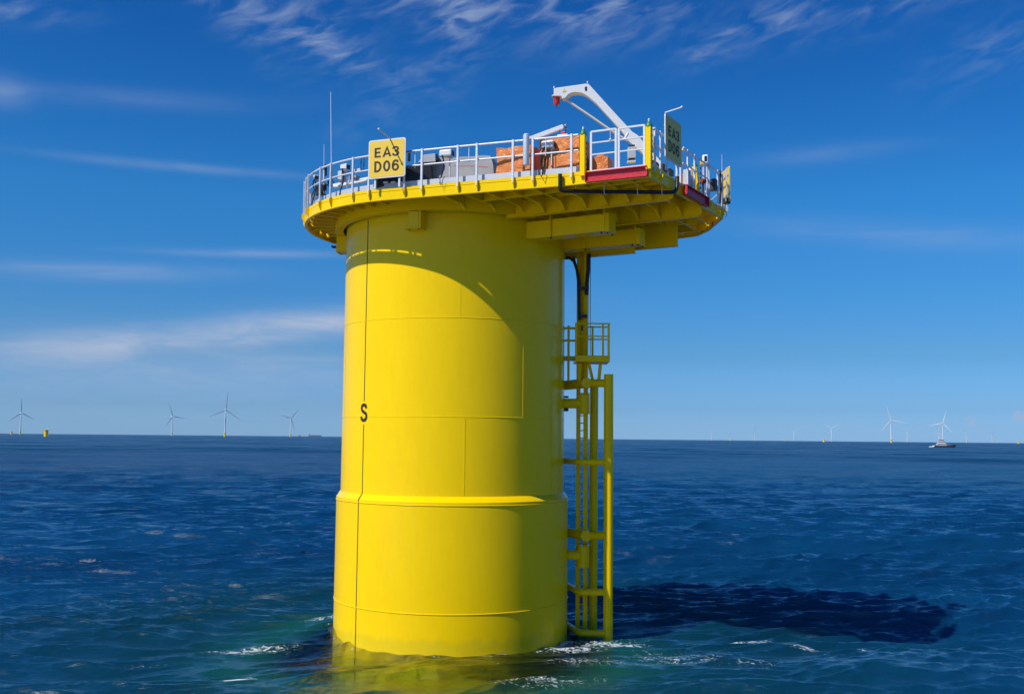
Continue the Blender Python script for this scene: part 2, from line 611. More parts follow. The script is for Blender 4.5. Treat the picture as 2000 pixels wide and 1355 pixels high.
# ------------------------------------------------------------------ sea
def make_sea():
    cx, cy = CAM[0], CAM[1]
    # rows: fine near the tower, ever coarser towards the horizon
    inv = 1.0 / np.linspace(1 / 19.0, 1 / 900.0, 1300)
    far = np.geomspace(930, 15800, 50)
    near = np.linspace(4, 18.6, 34)
    rad = np.concatenate([near, inv, far])
    ang = np.linspace(R(-42), R(42), 1500)
    RR, AA = np.meshgrid(rad, ang, indexing='ij')
    x = cx + RR * np.sin(AA)
    y = cy + RR * np.cos(AA)
    dr = np.gradient(rad)[:, None] * np.ones_like(AA)
    dl = np.maximum(dr * 0.8, RR * (ang[1] - ang[0]))
    rc = np.hypot(x, y)
    # calmer, smoother eddies in the wake at the foot of the tower
    wake = np.exp(-((y + 5.6) / 4.6) ** 2) * (1 / (1 + np.exp((np.abs(x) - 17) / 4)))
    wake = np.clip(wake + 0.7 * np.exp(-((rc - 4) / 3.0) ** 2), 0, 1)
    z = np.zeros_like(x)
    gx = np.zeros_like(x)
    N = 150
    lam = np.geomspace(0.2, 15.0, N) * rng.uniform(0.93, 1.07, N)
    th = R(-82) + rng.normal(0, 1, N) * np.where(lam < 0.5, 0.42, np.where(lam < 4, 0.25, 0.26))
    ph = rng.uniform(0, 6.283, N)
    # slow warp so crests are never straight or regular
    wx = x + 0.9 * np.sin(0.23 * y + 0.11 * x + 1.0) + 0.5 * np.sin(0.41 * x - 0.33 * y) + 0.16 * np.sin(1.3 * x + 1.1 * y)
    wy = y + 0.8 * np.sin(0.19 * x - 0.13 * y + 2.0) + 0.45 * np.sin(0.37 * x + 0.43 * y + 0.5) + 0.14 * np.sin(1.7 * x - 0.9 * y)
    gust = 0.5 + 0.5 * np.sin(0.055 * x + 0.8 * np.sin(0.021 * y)) * np.sin(0.045 * y + 0.7 * np.sin(0.03 * x + 1))
    hx = np.zeros_like(x)
    hy = np.zeros_like(x)
    for i in range(N):
        L = lam[i]
        k = 2 * math.pi / L
        st = 0.048 if L < 0.35 else (0.088 if L < 1.4 else (0.058 if L < 3.6 else 0.022 * (3.6 / L) ** 0.5))
        A = st / k
        fade = np.clip((L / dl - 2.2) / 2.5, 0, 1)
        if L < 2.4:
            fade = fade * (1 - 0.45 * wake) * (0.75 + 0.4 * gust)
        if 1.6 < L < 5:
            fade = fade * np.clip(0.42 + (RR - 38) / 60, 0.42, 1.15)
        if fade.max() <= 0:
            continue
        kx, ky = k * math.cos(th[i]), k * math.sin(th[i])
        p = kx * wx + ky * wy + ph[i]
        s, c = np.sin(p), np.cos(p)
        z += A * fade * s
        q = 0.6 * A * fade * c
        hx += q * math.cos(th[i])
        hy += q * math.sin(th[i])
    # run-up of water against the column, high on the left
    phi = np.arctan2(x, -y)
    run = 0.30 * np.exp(-((phi + 1.45) / 0.45) ** 2) + 0.07 * np.exp(-((phi + 0.55) / 0.5) ** 2) + 0.05
    z += run * np.exp(-np.clip(rc - 3.63, 0, 99) / 0.9)
    # eddies in the wake
    z += wake * 0.045 * np.sin(0.9 * x + 1.3 * np.sin(0.7 * y + 0.4 * x)) * np.sin(1.1 * y + 1.2 * np.sin(0.5 * x + 0.3))
    x = x + hx
    y = y + hy
    nr, na = x.shape
    verts = np.stack([x, y, z], -1).reshape(-1, 3)
    i0 = (np.arange(nr - 1)[:, None] * na + np.arange(na - 1)[None, :]).reshape(-1)
    quads = np.stack([i0, i0 + 1, i0 + na + 1, i0 + na], -1)
    # the rest of the sea all round, coarser
    rad2 = np.concatenate([np.linspace(4, 40, 40), np.geomspace(42, 15800, 40)])
    ang2 = np.linspace(R(42), R(318), 220)
    R2, A2 = np.meshgrid(rad2, ang2, indexing='ij')
    x2, y2 = cx + R2 * np.sin(A2), cy + R2 * np.cos(A2)
    z2 = 0.05 * np.sin(1.1 * x2 + 0.7 * y2) * (R2 < 60)
    k0 = len(verts)
    verts = np.concatenate([verts, np.stack([x2, y2, z2], -1).reshape(-1, 3)])
    n2, m2 = x2.shape
    j0 = (np.arange(n2 - 1)[:, None] * m2 + np.arange(m2 - 1)[None, :]).reshape(-1) + k0
    quads = np.concatenate([quads, np.stack([j0, j0 + 1, j0 + m2 + 1, j0 + m2], -1)])
    # disc right under the viewer
    me = bpy.data.meshes.new('sea')
    me.vertices.add(len(verts))
    me.vertices.foreach_set('co', verts.astype(np.float32).ravel())
    me.loops.add(quads.size)
    me.loops.foreach_set('vertex_index', quads.astype(np.int32).ravel())
    me.polygons.add(len(quads))
    me.polygons.foreach_set('loop_start', (np.arange(len(quads)) * 4).astype(np.int32))
    me.update(calc_edges=True)
    me.polygons.foreach_set('use_smooth', np.ones(len(quads), bool))
    # foam where water breaks around the tower and on a few crests
    X, Y, Z = verts[:, 0], verts[:, 1], verts[:, 2]
    foam = np.zeros(len(verts))
    for (fx, fy, ax, ay, t, w) in [(-5.6, -2.8, 1.8, 0.45, 14, 0.95), (-4.9, -6.6, 0.42, 0.20, 12, 1.7), (-4.2, 0.7, 0.9, 0.35, 15, 0.7),
                                   (3.7, -2.3, 1.1, 0.7, -10, 1.05), (4.8, -1.6, 1.6, 0.9, 0, 1.0), (4.0, -4.5, 2.2, 1.2, 0, 0.80), (2.7, -6.7, 2.0, 0.7, 5, 0.78),
                                   (8.7, -1.0, 1.9, 0.40, 8, 1.0), (10.8, -1.5, 1.0, 0.20, 0, 1.05), (8.0, -4.2, 1.5, 0.6, -30, 0.8), (12.8, -1.8, 1.5, 0.16, 0, 0.85),
                                   (6.6, -3.6, 2.6, 1.5, 0, 0.72), (-8.1, -4.6, 1.3, 0.25, 12, 0.55), (1.0, -5.0, 2.0, 1.0, 0, 0.42), (15.5, -5.4, 1.6, 0.3, 0, 0.5)]:
        ct, s_ = math.cos(R(t)), math.sin(R(t))
        p = ((X - fx) * ct + (Y - fy) * s_) / ax
        q = ((Y - fy) * ct - (X - fx) * s_) / ay
        foam = np.maximum(foam, w * np.exp(-(p * p + q * q)))
    foam = foam + np.exp(-np.abs(np.hypot(X, Y) - 3.75) / 0.16) * 0.62 * (np.abs(Z) < 2)
    at_ = me.attributes.new('foam', 'FLOAT', 'POINT')
    at_.data.foreach_set('value', foam.astype(np.float32))
    wk = np.zeros(len(verts))
    wk[:k0] = wake.reshape(-1)
    at_ = me.attributes.new('wake', 'FLOAT', 'POINT')
    at_.data.foreach_set('value', wk.astype(np.float32))
    m = bpy.data.materials.new('sea_water')
    m.use_nodes = True
    t = NT(m.node_tree)
    t.n.clear()
    geo = t.node('ShaderNodeNewGeometry')
    pos = geo.outputs['Position']
    dist = t.node('ShaderNodeVectorMath', operation='LENGTH')
    t.put(dist.inputs[0], pos)
    fa = t.node('ShaderNodeAttribute', attribute_name='foam')
    wa = t.node('ShaderNodeAttribute', attribute_name='wake')
    # ripples finer than the mesh
    rt = t.node('ShaderNodeVectorRotate', rotation_type='Z_AXIS')
    t.put(rt.inputs['Vector'], pos)
    rt.inputs['Angle'].default_value = R(-8)
    rp_ = rt.outputs[0]
    h1 = t.noise(t.scaled(rp_, (0.55, 1.6, 1.0)), 4.2, 6, 0.62, 0.5)
    h2 = t.noise(t.scaled(rp_, (0.30, 1.0, 1.0)), 0.30, 8, 0.62, 0.3)
    h3 = t.noise(t.scaled(rp_, (0.35, 1.0, 1.0)), 0.05, 6, 0.6, 0.3)
    dd = dist.outputs['Value']
    hm = t.noise(t.scaled(rp_, (0.28, 1.0, 1.0)), 2.3, 6, 0.6, 0.4)
    f2 = t.ramp(dd, 50, 160)
    f3 = t.ramp(dd, 150, 900)
    hh = t.m('MULTIPLY', h1, t.m('MULTIPLY', t.ramp(dd, 20, 90, 1.0, 0.6), t.m('SUBTRACT', 1.0, t.m('MULTIPLY', wa.outputs['Fac'], 0.45))))
    hh = t.m('MULTIPLY', hh, 0.058)
    hh = t.m('ADD', hh, t.m('MULTIPLY', t.m('MULTIPLY', h2, f2), 1.9))
    hh = t.m('ADD', hh, t.m('MULTIPLY', t.m('MULTIPLY', hm, t.ramp(dd, 30, 90)), 0.22))
    hh = t.m('ADD', hh, t.m('MULTIPLY', t.m('MULTIPLY', h3, f3), 6.0))
    bn = t.node('ShaderNodeBump')
    bn.inputs['Strength'].default_value = 1.0
    bn.inputs['Distance'].default_value = 1.0
    t.put(bn.inputs['Height'], hh)
    nrm = bn.outputs[0]
    gl = t.node('ShaderNodeBsdfGlossy')
    gl.inputs['Color'].default_value = (1, 1, 1, 1)
    t.put(gl.inputs['Roughness'], t.ramp(dd, 60, 600, 0.12, 0.34, False))
    t.l.new(nrm, gl.inputs['Normal'])
    df = t.node('ShaderNodeBsdfDiffuse')
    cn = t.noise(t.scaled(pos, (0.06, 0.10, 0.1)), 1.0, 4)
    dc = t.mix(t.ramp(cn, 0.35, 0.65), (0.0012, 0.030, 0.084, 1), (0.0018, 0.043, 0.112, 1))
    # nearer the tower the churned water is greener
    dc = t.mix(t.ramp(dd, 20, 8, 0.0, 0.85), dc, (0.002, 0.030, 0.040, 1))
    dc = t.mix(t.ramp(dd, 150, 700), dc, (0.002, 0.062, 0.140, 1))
    wash = t.node('ShaderNodeVectorMath', operation='DISTANCE')
    t.put(wash.inputs[0], pos)
    wash.inputs[1].default_value = (-0.2, -3.2, 0)
    wd = wash.outputs['Value']
    dc = t.mix(t.ramp(wd, 8, 4), dc, (0.006, 0.07, 0.045, 1))
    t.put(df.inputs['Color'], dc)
    tr = t.node('ShaderNodeBsdfTransparent')
    tr.inputs['Color'].default_value = (0.97, 1.0, 0.75, 1)
    rf = t.node('ShaderNodeBsdfRefraction')
    rf.inputs['Color'].default_value = (0.97, 1.0, 0.75, 1)
    rf.inputs['IOR'].default_value = 1.333
    rf.inputs['Roughness'].default_value = 0.04
    t.l.new(nrm, rf.inputs['Normal'])
    thru = t.node('ShaderNodeMixShader')
    thru.inputs[0].default_value = 0.25
    t.l.new(tr.outputs[0], thru.inputs[1])
    t.l.new(rf.outputs[0], thru.inputs[2])
    body = t.node('ShaderNodeMixShader')
    t.put(body.inputs[0], t.ramp(wd, 3.8, 5.7, 0.95, 0.0))
    t.l.new(df.outputs[0], body.inputs[1])
    t.l.new(thru.outputs[0], body.inputs[2])
    fr = t.node('ShaderNodeFresnel')
    fr.inputs['IOR'].default_value = 1.60
    t.l.new(nrm, fr.inputs['Normal'])
    # many unseen facets tilt towards the eye at grazing angles: limit mirror strength far out
    patch = t.noise(t.scaled(pos, (0.0012, 0.006, 0.01)), 1.0, 7, 0.62)
    fine = t.noise(t.scaled(pos, (0.016, 0.012, 0.05)), 1.0, 12, 0.80)
    lim = t.m('ADD', t.ramp(patch, 0.35, 0.65, 0.18, 0.32), t.m('MULTIPLY', t.m('SUBTRACT', fine, 0.5), 3.4))
    lim = t.m('ADD', t.m('MULTIPLY', lim, t.ramp(dd, 70, 420)), t.m('MULTIPLY', 0.80, t.ramp(dd, 70, 420, 1.0, 0.0)))
    frl = t.m('MINIMUM', fr.outputs[0], lim)
    s1 = t.node('ShaderNodeMixShader')
    t.put(s1.inputs[0], frl)
    t.l.new(body.outputs[0], s1.inputs[1])
    t.l.new(gl.outputs[0], s1.inputs[2])
    # foam: lace of small bubbles
    fn = t.noise(t.scaled(pos, (1.0, 1.6, 1.0)), 8.0, 9, 0.74, 1.0)
    ridge = t.m('SUBTRACT', 1.0, t.m('ABSOLUTE', t.m('MULTIPLY', t.m('SUBTRACT', t.noise(t.scaled(pos, (0.8, 1.3, 1.0)), 2.2, 7, 0.62, 1.2), 0.5), 9.0)), clamp=True)
    ff = t.m('ADD', t.m('MULTIPLY', ridge, 0.24), fn)
    fm = t.ramp(t.m('ADD', ff, t.m('MULTIPLY', fa.outputs['Fac'], 0.36)), 0.92, 1.10)
    fm = t.m('MULTIPLY', fm, t.ramp(fa.outputs['Fac'], 0.10, 0.4))
    fd = t.node('ShaderNodeBsdfDiffuse')
    fd.inputs['Color'].default_value = (0.62, 0.68, 0.70, 1)
    s2 = t.node('ShaderNodeMixShader')
    t.put(s2.inputs[0], t.m('MULTIPLY', fm, 0.85))
    t.l.new(s1.outputs[0], s2.inputs[1])
    t.l.new(fd.outputs[0], s2.inputs[2])
    va = t.node('ShaderNodeVolumeAbsorption')
    va.inputs['Color'].default_value = (0.50, 0.86, 0.35, 1)
    va.inputs['Density'].default_value = 0.28
    out = t.node('ShaderNodeOutputMaterial')
    t.l.new(s2.outputs[0], out.inputs['Surface'])
    t.l.new(va.outputs[0], out.inputs['Volume'])
    me.materials.append(m)
    o = bpy.data.objects.new('water', me)
    col.objects.link(o)
    tag(o, None, None, kind='structure')
    return o


make_sea()
sb = MB()
sb.prism([(-15900, -15900), (15900, -15900), (15900, 15900), (-15900, 15900)], -7.5, -7.0)
tag(sb.build('seabed', M['seabed']), None, None, kind='structure')

# ------------------------------------------------------------------ tower column
R1, R2 = 3.5, 3.626
tower = thing('foundation_tower', (0, 0, 0), 'huge round yellow steel foundation column rising from the sea, marked with a black letter S', 'foundation')
MB().lathe([(R1, 4.36), (R1, 12.56), (3.2, 12.56)], seg=192).build('upper_column', M['yellow'], tower)
MB().lathe([(R1, 4.36), (R1 + 0.02, 4.352), (R2 - 0.02, 4.215), (R2, 4.20)], seg=192).build('collar', M['yellow'], tower)
lowc = MB().lathe([(R2, 4.20), (R2, -6.9)], seg=192).build('lower_column', M['yellow'], tower)


def ring_bead(r, z, h=0.011, b=0.016):
    return MB().lathe([(r - 0.004, z - b), (r + h * 0.8, z - b * 0.5), (r + h, z), (r + h * 0.8, z + b * 0.5), (r - 0.004, z + b)], seg=192)


for r, z, h in ((R1, 9.45, 0.008), (R1, 6.614, 0.008), (R2, 4.115, 0.018), (R2, 1.117, 0.017)):
    ring_bead(r, z, h).build('weld_seam', M['yellow'], tower)


def wall_strip(r, phi, z0, z1, w, proud):
    m = MB()
    pts = []
    for i in range(5):
        t = phi + (i / 4 - 0.5) * w / r
        pts.append((math.sin(t), -math.cos(t)))
    outer = [(r + proud, p) for p in pts]
    vs, fs = [], []
    for z in (z0, z1):
        for p in pts:
            vs.append((p[0] * (r + proud), p[1] * (r + proud), z))
    for i in range(4):
        fs.append((i, i + 1, 6 + i, 5 + i))
    for z in (z0, z1):
        for p in pts:
            vs.append((p[0] * (r - 0.004), p[1] * (r - 0.004), z))
    fs += [(0, 5, 15, 10), (4, 9, 19, 14), (0, 1, 2, 3, 4, 14, 13, 12, 11, 10), (5, 6, 7, 8, 9, 19, 18, 17, 16, 15)]
    return m.add(vs, fs)


for phi, z0, z1 in ((5.4, 9.48, 12.5), (38.2, 6.64, 9.42), (8.3, 4.38, 6.58), (-70, 6.64, 9.42), (60, 4.38, 6.58)):
    wall_strip(R1, R(phi), z0, z1, 0.028, 0.007).build('weld_seam', M['yellow'], tower)
for phi in (80, 150):
    wall_strip(R2, R(phi), 1.14, 4.08, 0.028, 0.010).build('weld_seam', M['yellow'], tower)
PH = R(-45.8)
mk = wall_strip(R1, PH, 7.07, 12.48, 0.036, 0.006)
k2 = wall_strip(R1, PH, 4.36, 6.38, 0.036, 0.006)
mk.add(k2.v, k2.f)
k3 = wall_strip(R2, PH, -1.0, 4.20, 0.036, 0.006)
mk.add(k3.v, k3.f)
sx, sy = math.sin(PH), -math.cos(PH)
tx, ty = -sy, sx
q = [((R1 + 0.008) * sx + s * tx * 0.018, (R1 + 0.008) * sy + s * ty * 0.018, 4.37) for s in (-1, 1)] + \
    [((R2 + 0.008) * sx + s * tx * 0.018, (R2 + 0.008) * sy + s * ty * 0.018, 4.20) for s in (1, -1)]
mk.slab(q, (sx * 0.004, sy * 0.004, 0.003))
mk.build('orientation_line', M['line'], tower)
vs, fs = lettering('S', 0.54, 0.17, 0.003)
ys = [v[1] for v in vs]
xs = [v[0] for v in vs]
sh = 0.54 / (max(ys) - min(ys))
cyy, cxx = (max(ys) + min(ys)) / 2, (max(xs) + min(xs)) / 2
lv = []
for vx, vy, vz in vs:
    t = PH + (vx - cxx) * sh * 0.98 / R1
    rr = R1 + 0.010 + vz
    lv.append((rr * math.sin(t), -rr * math.cos(t), 6.735 + (vy - cyy) * sh))
MB().add(lv, fs).build('letter', M['letter'], tower)


# boxes fixed under the skirt around the column
def bracket_box(phi, parent):
    c, s = math.sin(phi), -math.cos(phi)
    m = MB()
    rot = Matrix(((-s, c, 0), (c, s, 0), (0, 0, 1))).transposed()
    rz = phi
    ctr = Vector((c, s, 0))
    m.box(ctr * (R1 + 0.20) + Vector((0, 0, 12.24)), (0.30, 0.36, 0.46), rz)
    m.box(ctr * (R1 + 0.20) + Vector((math.cos(phi) * 0.20, math.sin(phi) * 0.20, 12.24)), (0.06, 0.40, 0.50), rz)
    m.box(ctr * (R1 + 0.20) + Vector((math.cos(phi) * -0.02, math.sin(phi) * -0.02, 11.985)), (0.50, 0.42, 0.03), rz)
    b = m.build('bracket_box', M['yellow'], parent)
    k = MB()
    for u in (-0.13, 0.15):
        p = ctr * (R1 + 0.32) + Vector((math.cos(phi) * u, math.sin(phi) * u, 11.95))
        k.tube(p, p + Vector((0, 0, 0.03)), 0.028, seg=8)
    build_each(k, 'bolt', M['dark'], b)


for d in (-15.5, -96, 178, 138):
    bracket_box(R(d), tower)

# ------------------------------------------------------------------ platform
ZB, ZD, ZT = 12.62, 12.90, 12.945
plat = thing('work_platform', (0, 0, ZB), 'yellow external working platform with a ribbed underside around the top of the big column', 'platform')
RP = 4.8
t0, t1 = R(-82.8), R(62.7 - 360)
arc = [F(RP * math.cos(t), RP * math.sin(t)) for t in np.linspace(t1, t0, 84)]
corners = [F(2.97, -4.38), F(5.9, -3.87), F(8.2, -3.68), F(8.25, 1.9), F(7.3, 3.41), F(6.66, 4.10), F(5.8, 4.25)]
outline = arc + corners            # counter-clockwise seen from above


def offset(poly, d, closed=True):
    n = len(poly)
    res = []
    for i in range(n):
        p, q, r = poly[i - 1], poly[i], poly[(i + 1) % n]
        if not closed and i == 0:
            p = q - (r - q)
        if not closed and i == n - 1:
            r = q + (q - p)
        e1, e2 = (q - p).normalized(), (r - q).normalized()
        n1, n2 = Vector((e1.y, -e1.x)), Vector((e2.y, -e2.x))
        b = (n1 + n2).normalized()
        res.append(q + b * (d / max(0.35, b.dot(n1))))
    return res


def wall(poly, d_out, d_in, z0, z1, closed=True):
    a, b = offset(poly, d_out, closed), offset(poly, d_in, closed)
    n = len(poly)
    vs = []
    for k in range(n):
        vs += [(a[k].x, a[k].y, z0), (a[k].x, a[k].y, z1), (b[k].x, b[k].y, z1), (b[k].x, b[k].y, z0)]
    fs = []
    for k in range(n if closed else n - 1):
        j = (k + 1) % n
        for s in range(4):
            u = (s + 1) % 4
            fs.append((k * 4 + s, j * 4 + s, j * 4 + u, k * 4 + u))
    if not closed:
        fs += [(0, 1, 2, 3), tuple((n - 1) * 4 + s for s in (3, 2, 1, 0))]
    return vs, fs


m = MB()
m.add(*wall(outline, 0.016, -0.004, ZB, 12.848))
m.add(*wall(outline, 0.012, -0.075, ZB - 0.012, ZB))       # bottom flange
m.build('edge_girder', M['yellow'], plat)
m = MB()
m.add(*wall(outline, 0.010, -0.010, 12.862, ZT))
m.build('edge_plate', M['yellow'], plat)
MB().add(*wall(outline, 0.000, -0.012, 12.84, 12.87)).build('groove_shade_strip', M['line'], plat)  # dark strip painted in as the shade of the groove between the plates

# deck sheet, set back from the edge so a slit of sun falls through
din = offset(outline, -0.105)
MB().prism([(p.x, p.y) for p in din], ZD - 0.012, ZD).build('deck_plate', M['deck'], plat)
# small tie plates bridging the slit
m = MB()
cum = [0]
for i in range(len(outline)):
    cum.append(cum[-1] + (outline[(i + 1) % len(outline)] - outline[i]).length)


def on_edge(s):
    s = s % cum[-1]
    for i in range(len(outline)):
        if cum[i] <= s <= cum[i + 1]:
            p, q = outline[i], outline[(i + 1) % len(outline)]
            e = (q - p).normalized()
            return p + e * (s - cum[i]), e, Vector((e.y, -e.x))


s = 0.2
k = 0
while s < cum[-1] - 0.3:
    p, e, nn = on_edge(s)
    c = p - nn * 0.06
    ln = (0.10, 0.16, 0.34, 0.12)[k % 4]
    m.box((c.x, c.y, ZD - 0.03), (ln, 0.10, 0.012), math.atan2(e.y, e.x))
    s += 0.46 if s < 12.2 else 1.1
    k += 1
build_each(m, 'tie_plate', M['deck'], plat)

# skirt ring joining platform to column
MB().lathe([(3.60, 12.50), (3.86, 12.50), (3.86, 12.89)], seg=160).build('skirt_ring', M['yellow'], plat)
MB().lathe([(3.60, 12.50), (3.56, 12.62), (3.50, 12.62)], seg=160).build('gap_shade_ring', M['dark'], plat)  # dark ring standing in for the shade in the gap around the column

# radial ribs on the round side
for i in range(29):
    t = R(-88) - i * R(7.3)
    p0, p1 = F(3.85 * math.cos(t), 3.85 * math.sin(t)), F(4.74 * math.cos(t), 4.74 * math.sin(t))
    m = MB()
    m.bar((p0.x, p0.y, 12.80), (p1.x, p1.y, 12.80), 0.012, 0.16)
    m.bar((p0.x, p0.y, 12.716), (p1.x, p1.y, 12.716), 0.055, 0.012)
    m.build('rib', M['yellow'], plat)

FRONT = lambda a: np.interp(a, [0.6, 2.97, 5.9, 8.2], [-4.70, -4.31, -3.80, -3.61])
BEAMS = (-1.95, 0.25, 2.45)


def joist(a, prof):
    m = MB()
    lo = [F(a - 0.006, n, z) for n, z in prof]
    hi = [F(a - 0.006, n, 12.885) for n, z in reversed(prof)]
    m.slab(lo + hi, F(0.012, 0, 0) - F(0, 0, 0))
    for (n0, z0), (n1, z1) in zip(prof[:-1], prof[1:]):
        m.bar(F(a, n0, z0 - 0.006), F(a, n1, z1 - 0.006), 0.075, 0.012, up=(0.01, 0.02, 1))
    m.build('joist', M['yellow'], plat)


for a in (2.3, 2.95, 3.6, 4.27, 4.93, 5.6, 6.24, 6.9, 7.56):
    f = float(FRONT(a))
    if a < 3.9:
        sk = -math.sqrt(3.86 ** 2 - min(3.84, a) ** 2)
        if sk > -1.4:
            sk = -2.0
        joist(a, [(f, 12.66), (sk - 0.28, 12.66), (sk, 12.52)])
    else:
        joist(a, [(f, 12.66), (-2.33, 12.66), (-1.97, 12.44)])
        joist(a, [(-1.93, 12.66), (-0.12, 12.66), (0.23, 12.44)])
        hi = 3.9 if a < 7 else 3.0
        joist(a, [(0.27, 12.66), (hi, 12.66)])
for a in (-1.5, -0.2, 1.1, 2.4, 3.6):
    joist(a, [(math.sqrt(3.86 ** 2 - min(3.6, abs(a)) ** 2), 12.70), (min(4.2, math.sqrt(4.74 ** 2 - min(a, 2.2) ** 2)), 12.70)])


def crossbeam(n, a0, a1, zb, w=0.012, fl=0.09, name='cross_beam', tip=0.0, zt=12.885):
    m = MB()
    p0, p1 = F(a0, n), F(a1, n)
    if tip:
        loop = [F(a0, n - w / 2, zb), F(a1 - tip, n - w / 2, zb), F(a1 - tip * 0.3, n - w / 2, zb + tip * 0.3), F(a1, n - w / 2, zb + tip), F(a1, n - w / 2, zt), F(a0, n - w / 2, zt)]
    else:
        loop = [F(a0, n - w / 2, zb), F(a1, n - w / 2, zb), F(a1, n - w / 2, zt), F(a0, n - w / 2, zt)]
    m.slab(loop, F(0, w, 0) - F(0, 0, 0))
    m.bar(F(a0, n, zb - 0.008), F(a1 - tip, n, zb - 0.008), fl, 0.016)
    return m.build(name, M['yellow'], plat)


crossbeam(-3.22, 3.0, 8.15, 12.655, fl=0.07)
crossbeam(-2.62, 5.0, 8.15, 12.70, fl=0.05)
for n in (1.36, 2.3, 3.45):
    crossbeam(n, 2.2 if n > 3 else 3.7, 8.1 if n < 2 else (7.9 if n < 3 else 7.2), 12.655, fl=0.07)
crossbeam(BEAMS[0], 3.0, 8.18, 12.40, fl=0.16, name='main_beam', tip=0.14)
crossbeam(BEAMS[1], 3.84, 8.18, 12.37, fl=0.16, name='main_beam', tip=0.12)
b3 = crossbeam(BEAMS[2], 2.9, 6.62, 12.02, fl=0.16, name='main_beam')
crossbeam(2.10, 2.7, 5.33, 11.86, fl=0.22, name='main_beam')


# deep box brackets reaching out from the column
def box_bracket(n0, n1, a1, zb, zt):
    def start(n):
        return math.sqrt(R1 ** 2 - n * n) - 0.02
    m = MB()
    for n in (n0, n1):
        m.slab([F(start(n), n, zb), F(a1, n, zb), F(a1, n, zt), F(start(n), n, zt)], F(0, 0.014, 0) - F(0, 0, 0))
    s0 = min(start(n0), start(n1))
    lo = MB()
    m.prism([F(s0 + 0.1, n0 - 0.03), F(a1, n0 - 0.03), F(a1, n1 + 0.04), F(s0 + 0.1, n1 + 0.04)], zb - 0.014, zb)
    m.prism([F(s0 + 0.1, n0 + 0.0), F(a1 - 0.1, n0 + 0.0), F(a1 - 0.1, n1 + 0.0), F(s0 + 0.1, n1 + 0.0)], zt, zt + 0.014)
    o = m.build('bracket_beam', M['yellow'], plat)
    e = MB()
    # hanger plate and stiffeners
    e.slab([F(a1, n0 - 0.05, zb - 0.02), F(a1 + 0.03, n0 - 0.05, zb - 0.02), F(a1 + 0.03, n0 - 0.05, 12.88), F(a1, n0 - 0.05, 12.88)], F(0, 0.10, 0) - F(0, 0, 0))
    e.slab([F(a1 + 0.03, n0 - 0.03, zb - 0.03), F(a1 + 0.15, n0 + 0.0, zb - 0.03), F(a1 + 0.15, n1 + 0.04, zb - 0.03), F(a1 + 0.03, n1 + 0.04, zb - 0.03)], (0, 0, zt - zb + 0.06))
    am = start(n0) + (a1 - start(n0)) * 0.33
    e.slab([F(am, n0 - 0.07, zb - 0.03), F(am + 0.035, n0 - 0.07, zb - 0.03), F(am + 0.035, n0 - 0.07, 12.62), F(am, n0 - 0.07, 12.62)], F(0, 0.068, 0) - F(0, 0, 0))
    e.build('end_plate', M['yellow'], o)
    b = MB()
    for aa, nn_ in ((a1 - 0.08, n0), (a1 + 0.09, n0 + 0.05), (a1 + 0.09, n1 - 0.05), (am + 0.02, n0 - 0.03)):
        b.tube(F(aa, nn_, zb - 0.075), F(aa, nn_, zb - 0.02), 0.03, seg=8)
    build_each(b, 'bolt', M['dark'], o)


box_bracket(-1.24, -0.80, 5.80, 11.90, 12.385)
box_bracket(0.88, 1.30, 5.84, 11.90, 12.34)

# black drain pipe slung under the front
m = MB()
zp = 12.50
m.path([at(1094, 340, -6.36), at(1094, 366, -6.36), at(1095, 371, -6.34), at(1100, 373, -6.32), F(6.6, -3.30, zp), F(8.15, -2.35, zp + 0.01), F(8.29, -2.22, zp + 0.03), F(8.32, -2.12, zp + 0.12),
        F(8.32, -2.08, 12.72), F(8.32, -2.05, 12.98)], 0.052, 12)
pipe = m.build('drain_pipe', M['black'])
tag(pipe, 'black bent pipe slung beneath the front edge of the yellow platform', 'pipe')
m = MB()
for u, (pa, pn) in enumerate(((6.10, -3.58), (6.75, -3.20), (7.5, -2.75), (8.05, -2.41))):
    m.path([F(pa, pn - 0.075, 12.70), F(pa, pn - 0.075, 12.48), F(pa, pn - 0.05, 12.43), F(pa, pn, 12.425), F(pa, pn + 0.05, 12.44)], 0.009, 6)
build_each(m, 'pipe_hanger', M['galv_white'], pipe)

# red landing beams
m = MB()
g0, g1 = F(6.50, -3.875), F(8.16, -3.74)
for z, h, w in ((12.635, 0.022, 0.10), (12.885, 0.022, 0.10)):
    m.bar((g0.x, g0.y, z), (g1.x, g1.y, z), w, h)
m.bar((g0.x + 0.02, g0.y + 0.035, 12.76), (g1.x + 0.02, g1.y + 0.035, 12.76), 0.02, 0.232)
for p in (g0, g1):
    m.box((p.x, p.y, 12.76), (0.016, 0.098, 0.23), R(-26))
rb = m.build('landing_beam', M['red'])
tag(rb, 'bright red steel channel beam below the front gate of the platform', 'beam', 'red landing beams')
m = MB()
for z in (12.635, 12.885):
    m.bar(F(8.33, -1.50, z), F(8.34, 0.28, z), 0.10, 0.022)
m.bar(F(8.30, -1.50, 12.76), F(8.31, 0.28, 12.76), 0.02, 0.232)
m.box(F(8.34, -1.49, 12.76), (0.016, 0.10, 0.23), R(-30 + 90))
m.box(F(8.35, 0.27, 12.76), (0.016, 0.10, 0.23), R(-30 + 90))
rb = m.build('landing_beam', M['red'])
tag(rb, 'dark red shaded steel channel beam on the right side of the platform', 'beam', 'red landing beams')

# ------------------------------------------------------------------ railing
rail = thing('safety_railing', (0, -5.0, ZD), 'pale galvanised safety railing along the edge of the yellow platform', 'railing')
RAIL_Z, MID_Z = 13.93, 13.52


def seg_len(i):
    return (outline[(i + 1) % len(outline)] - outline[i]).length


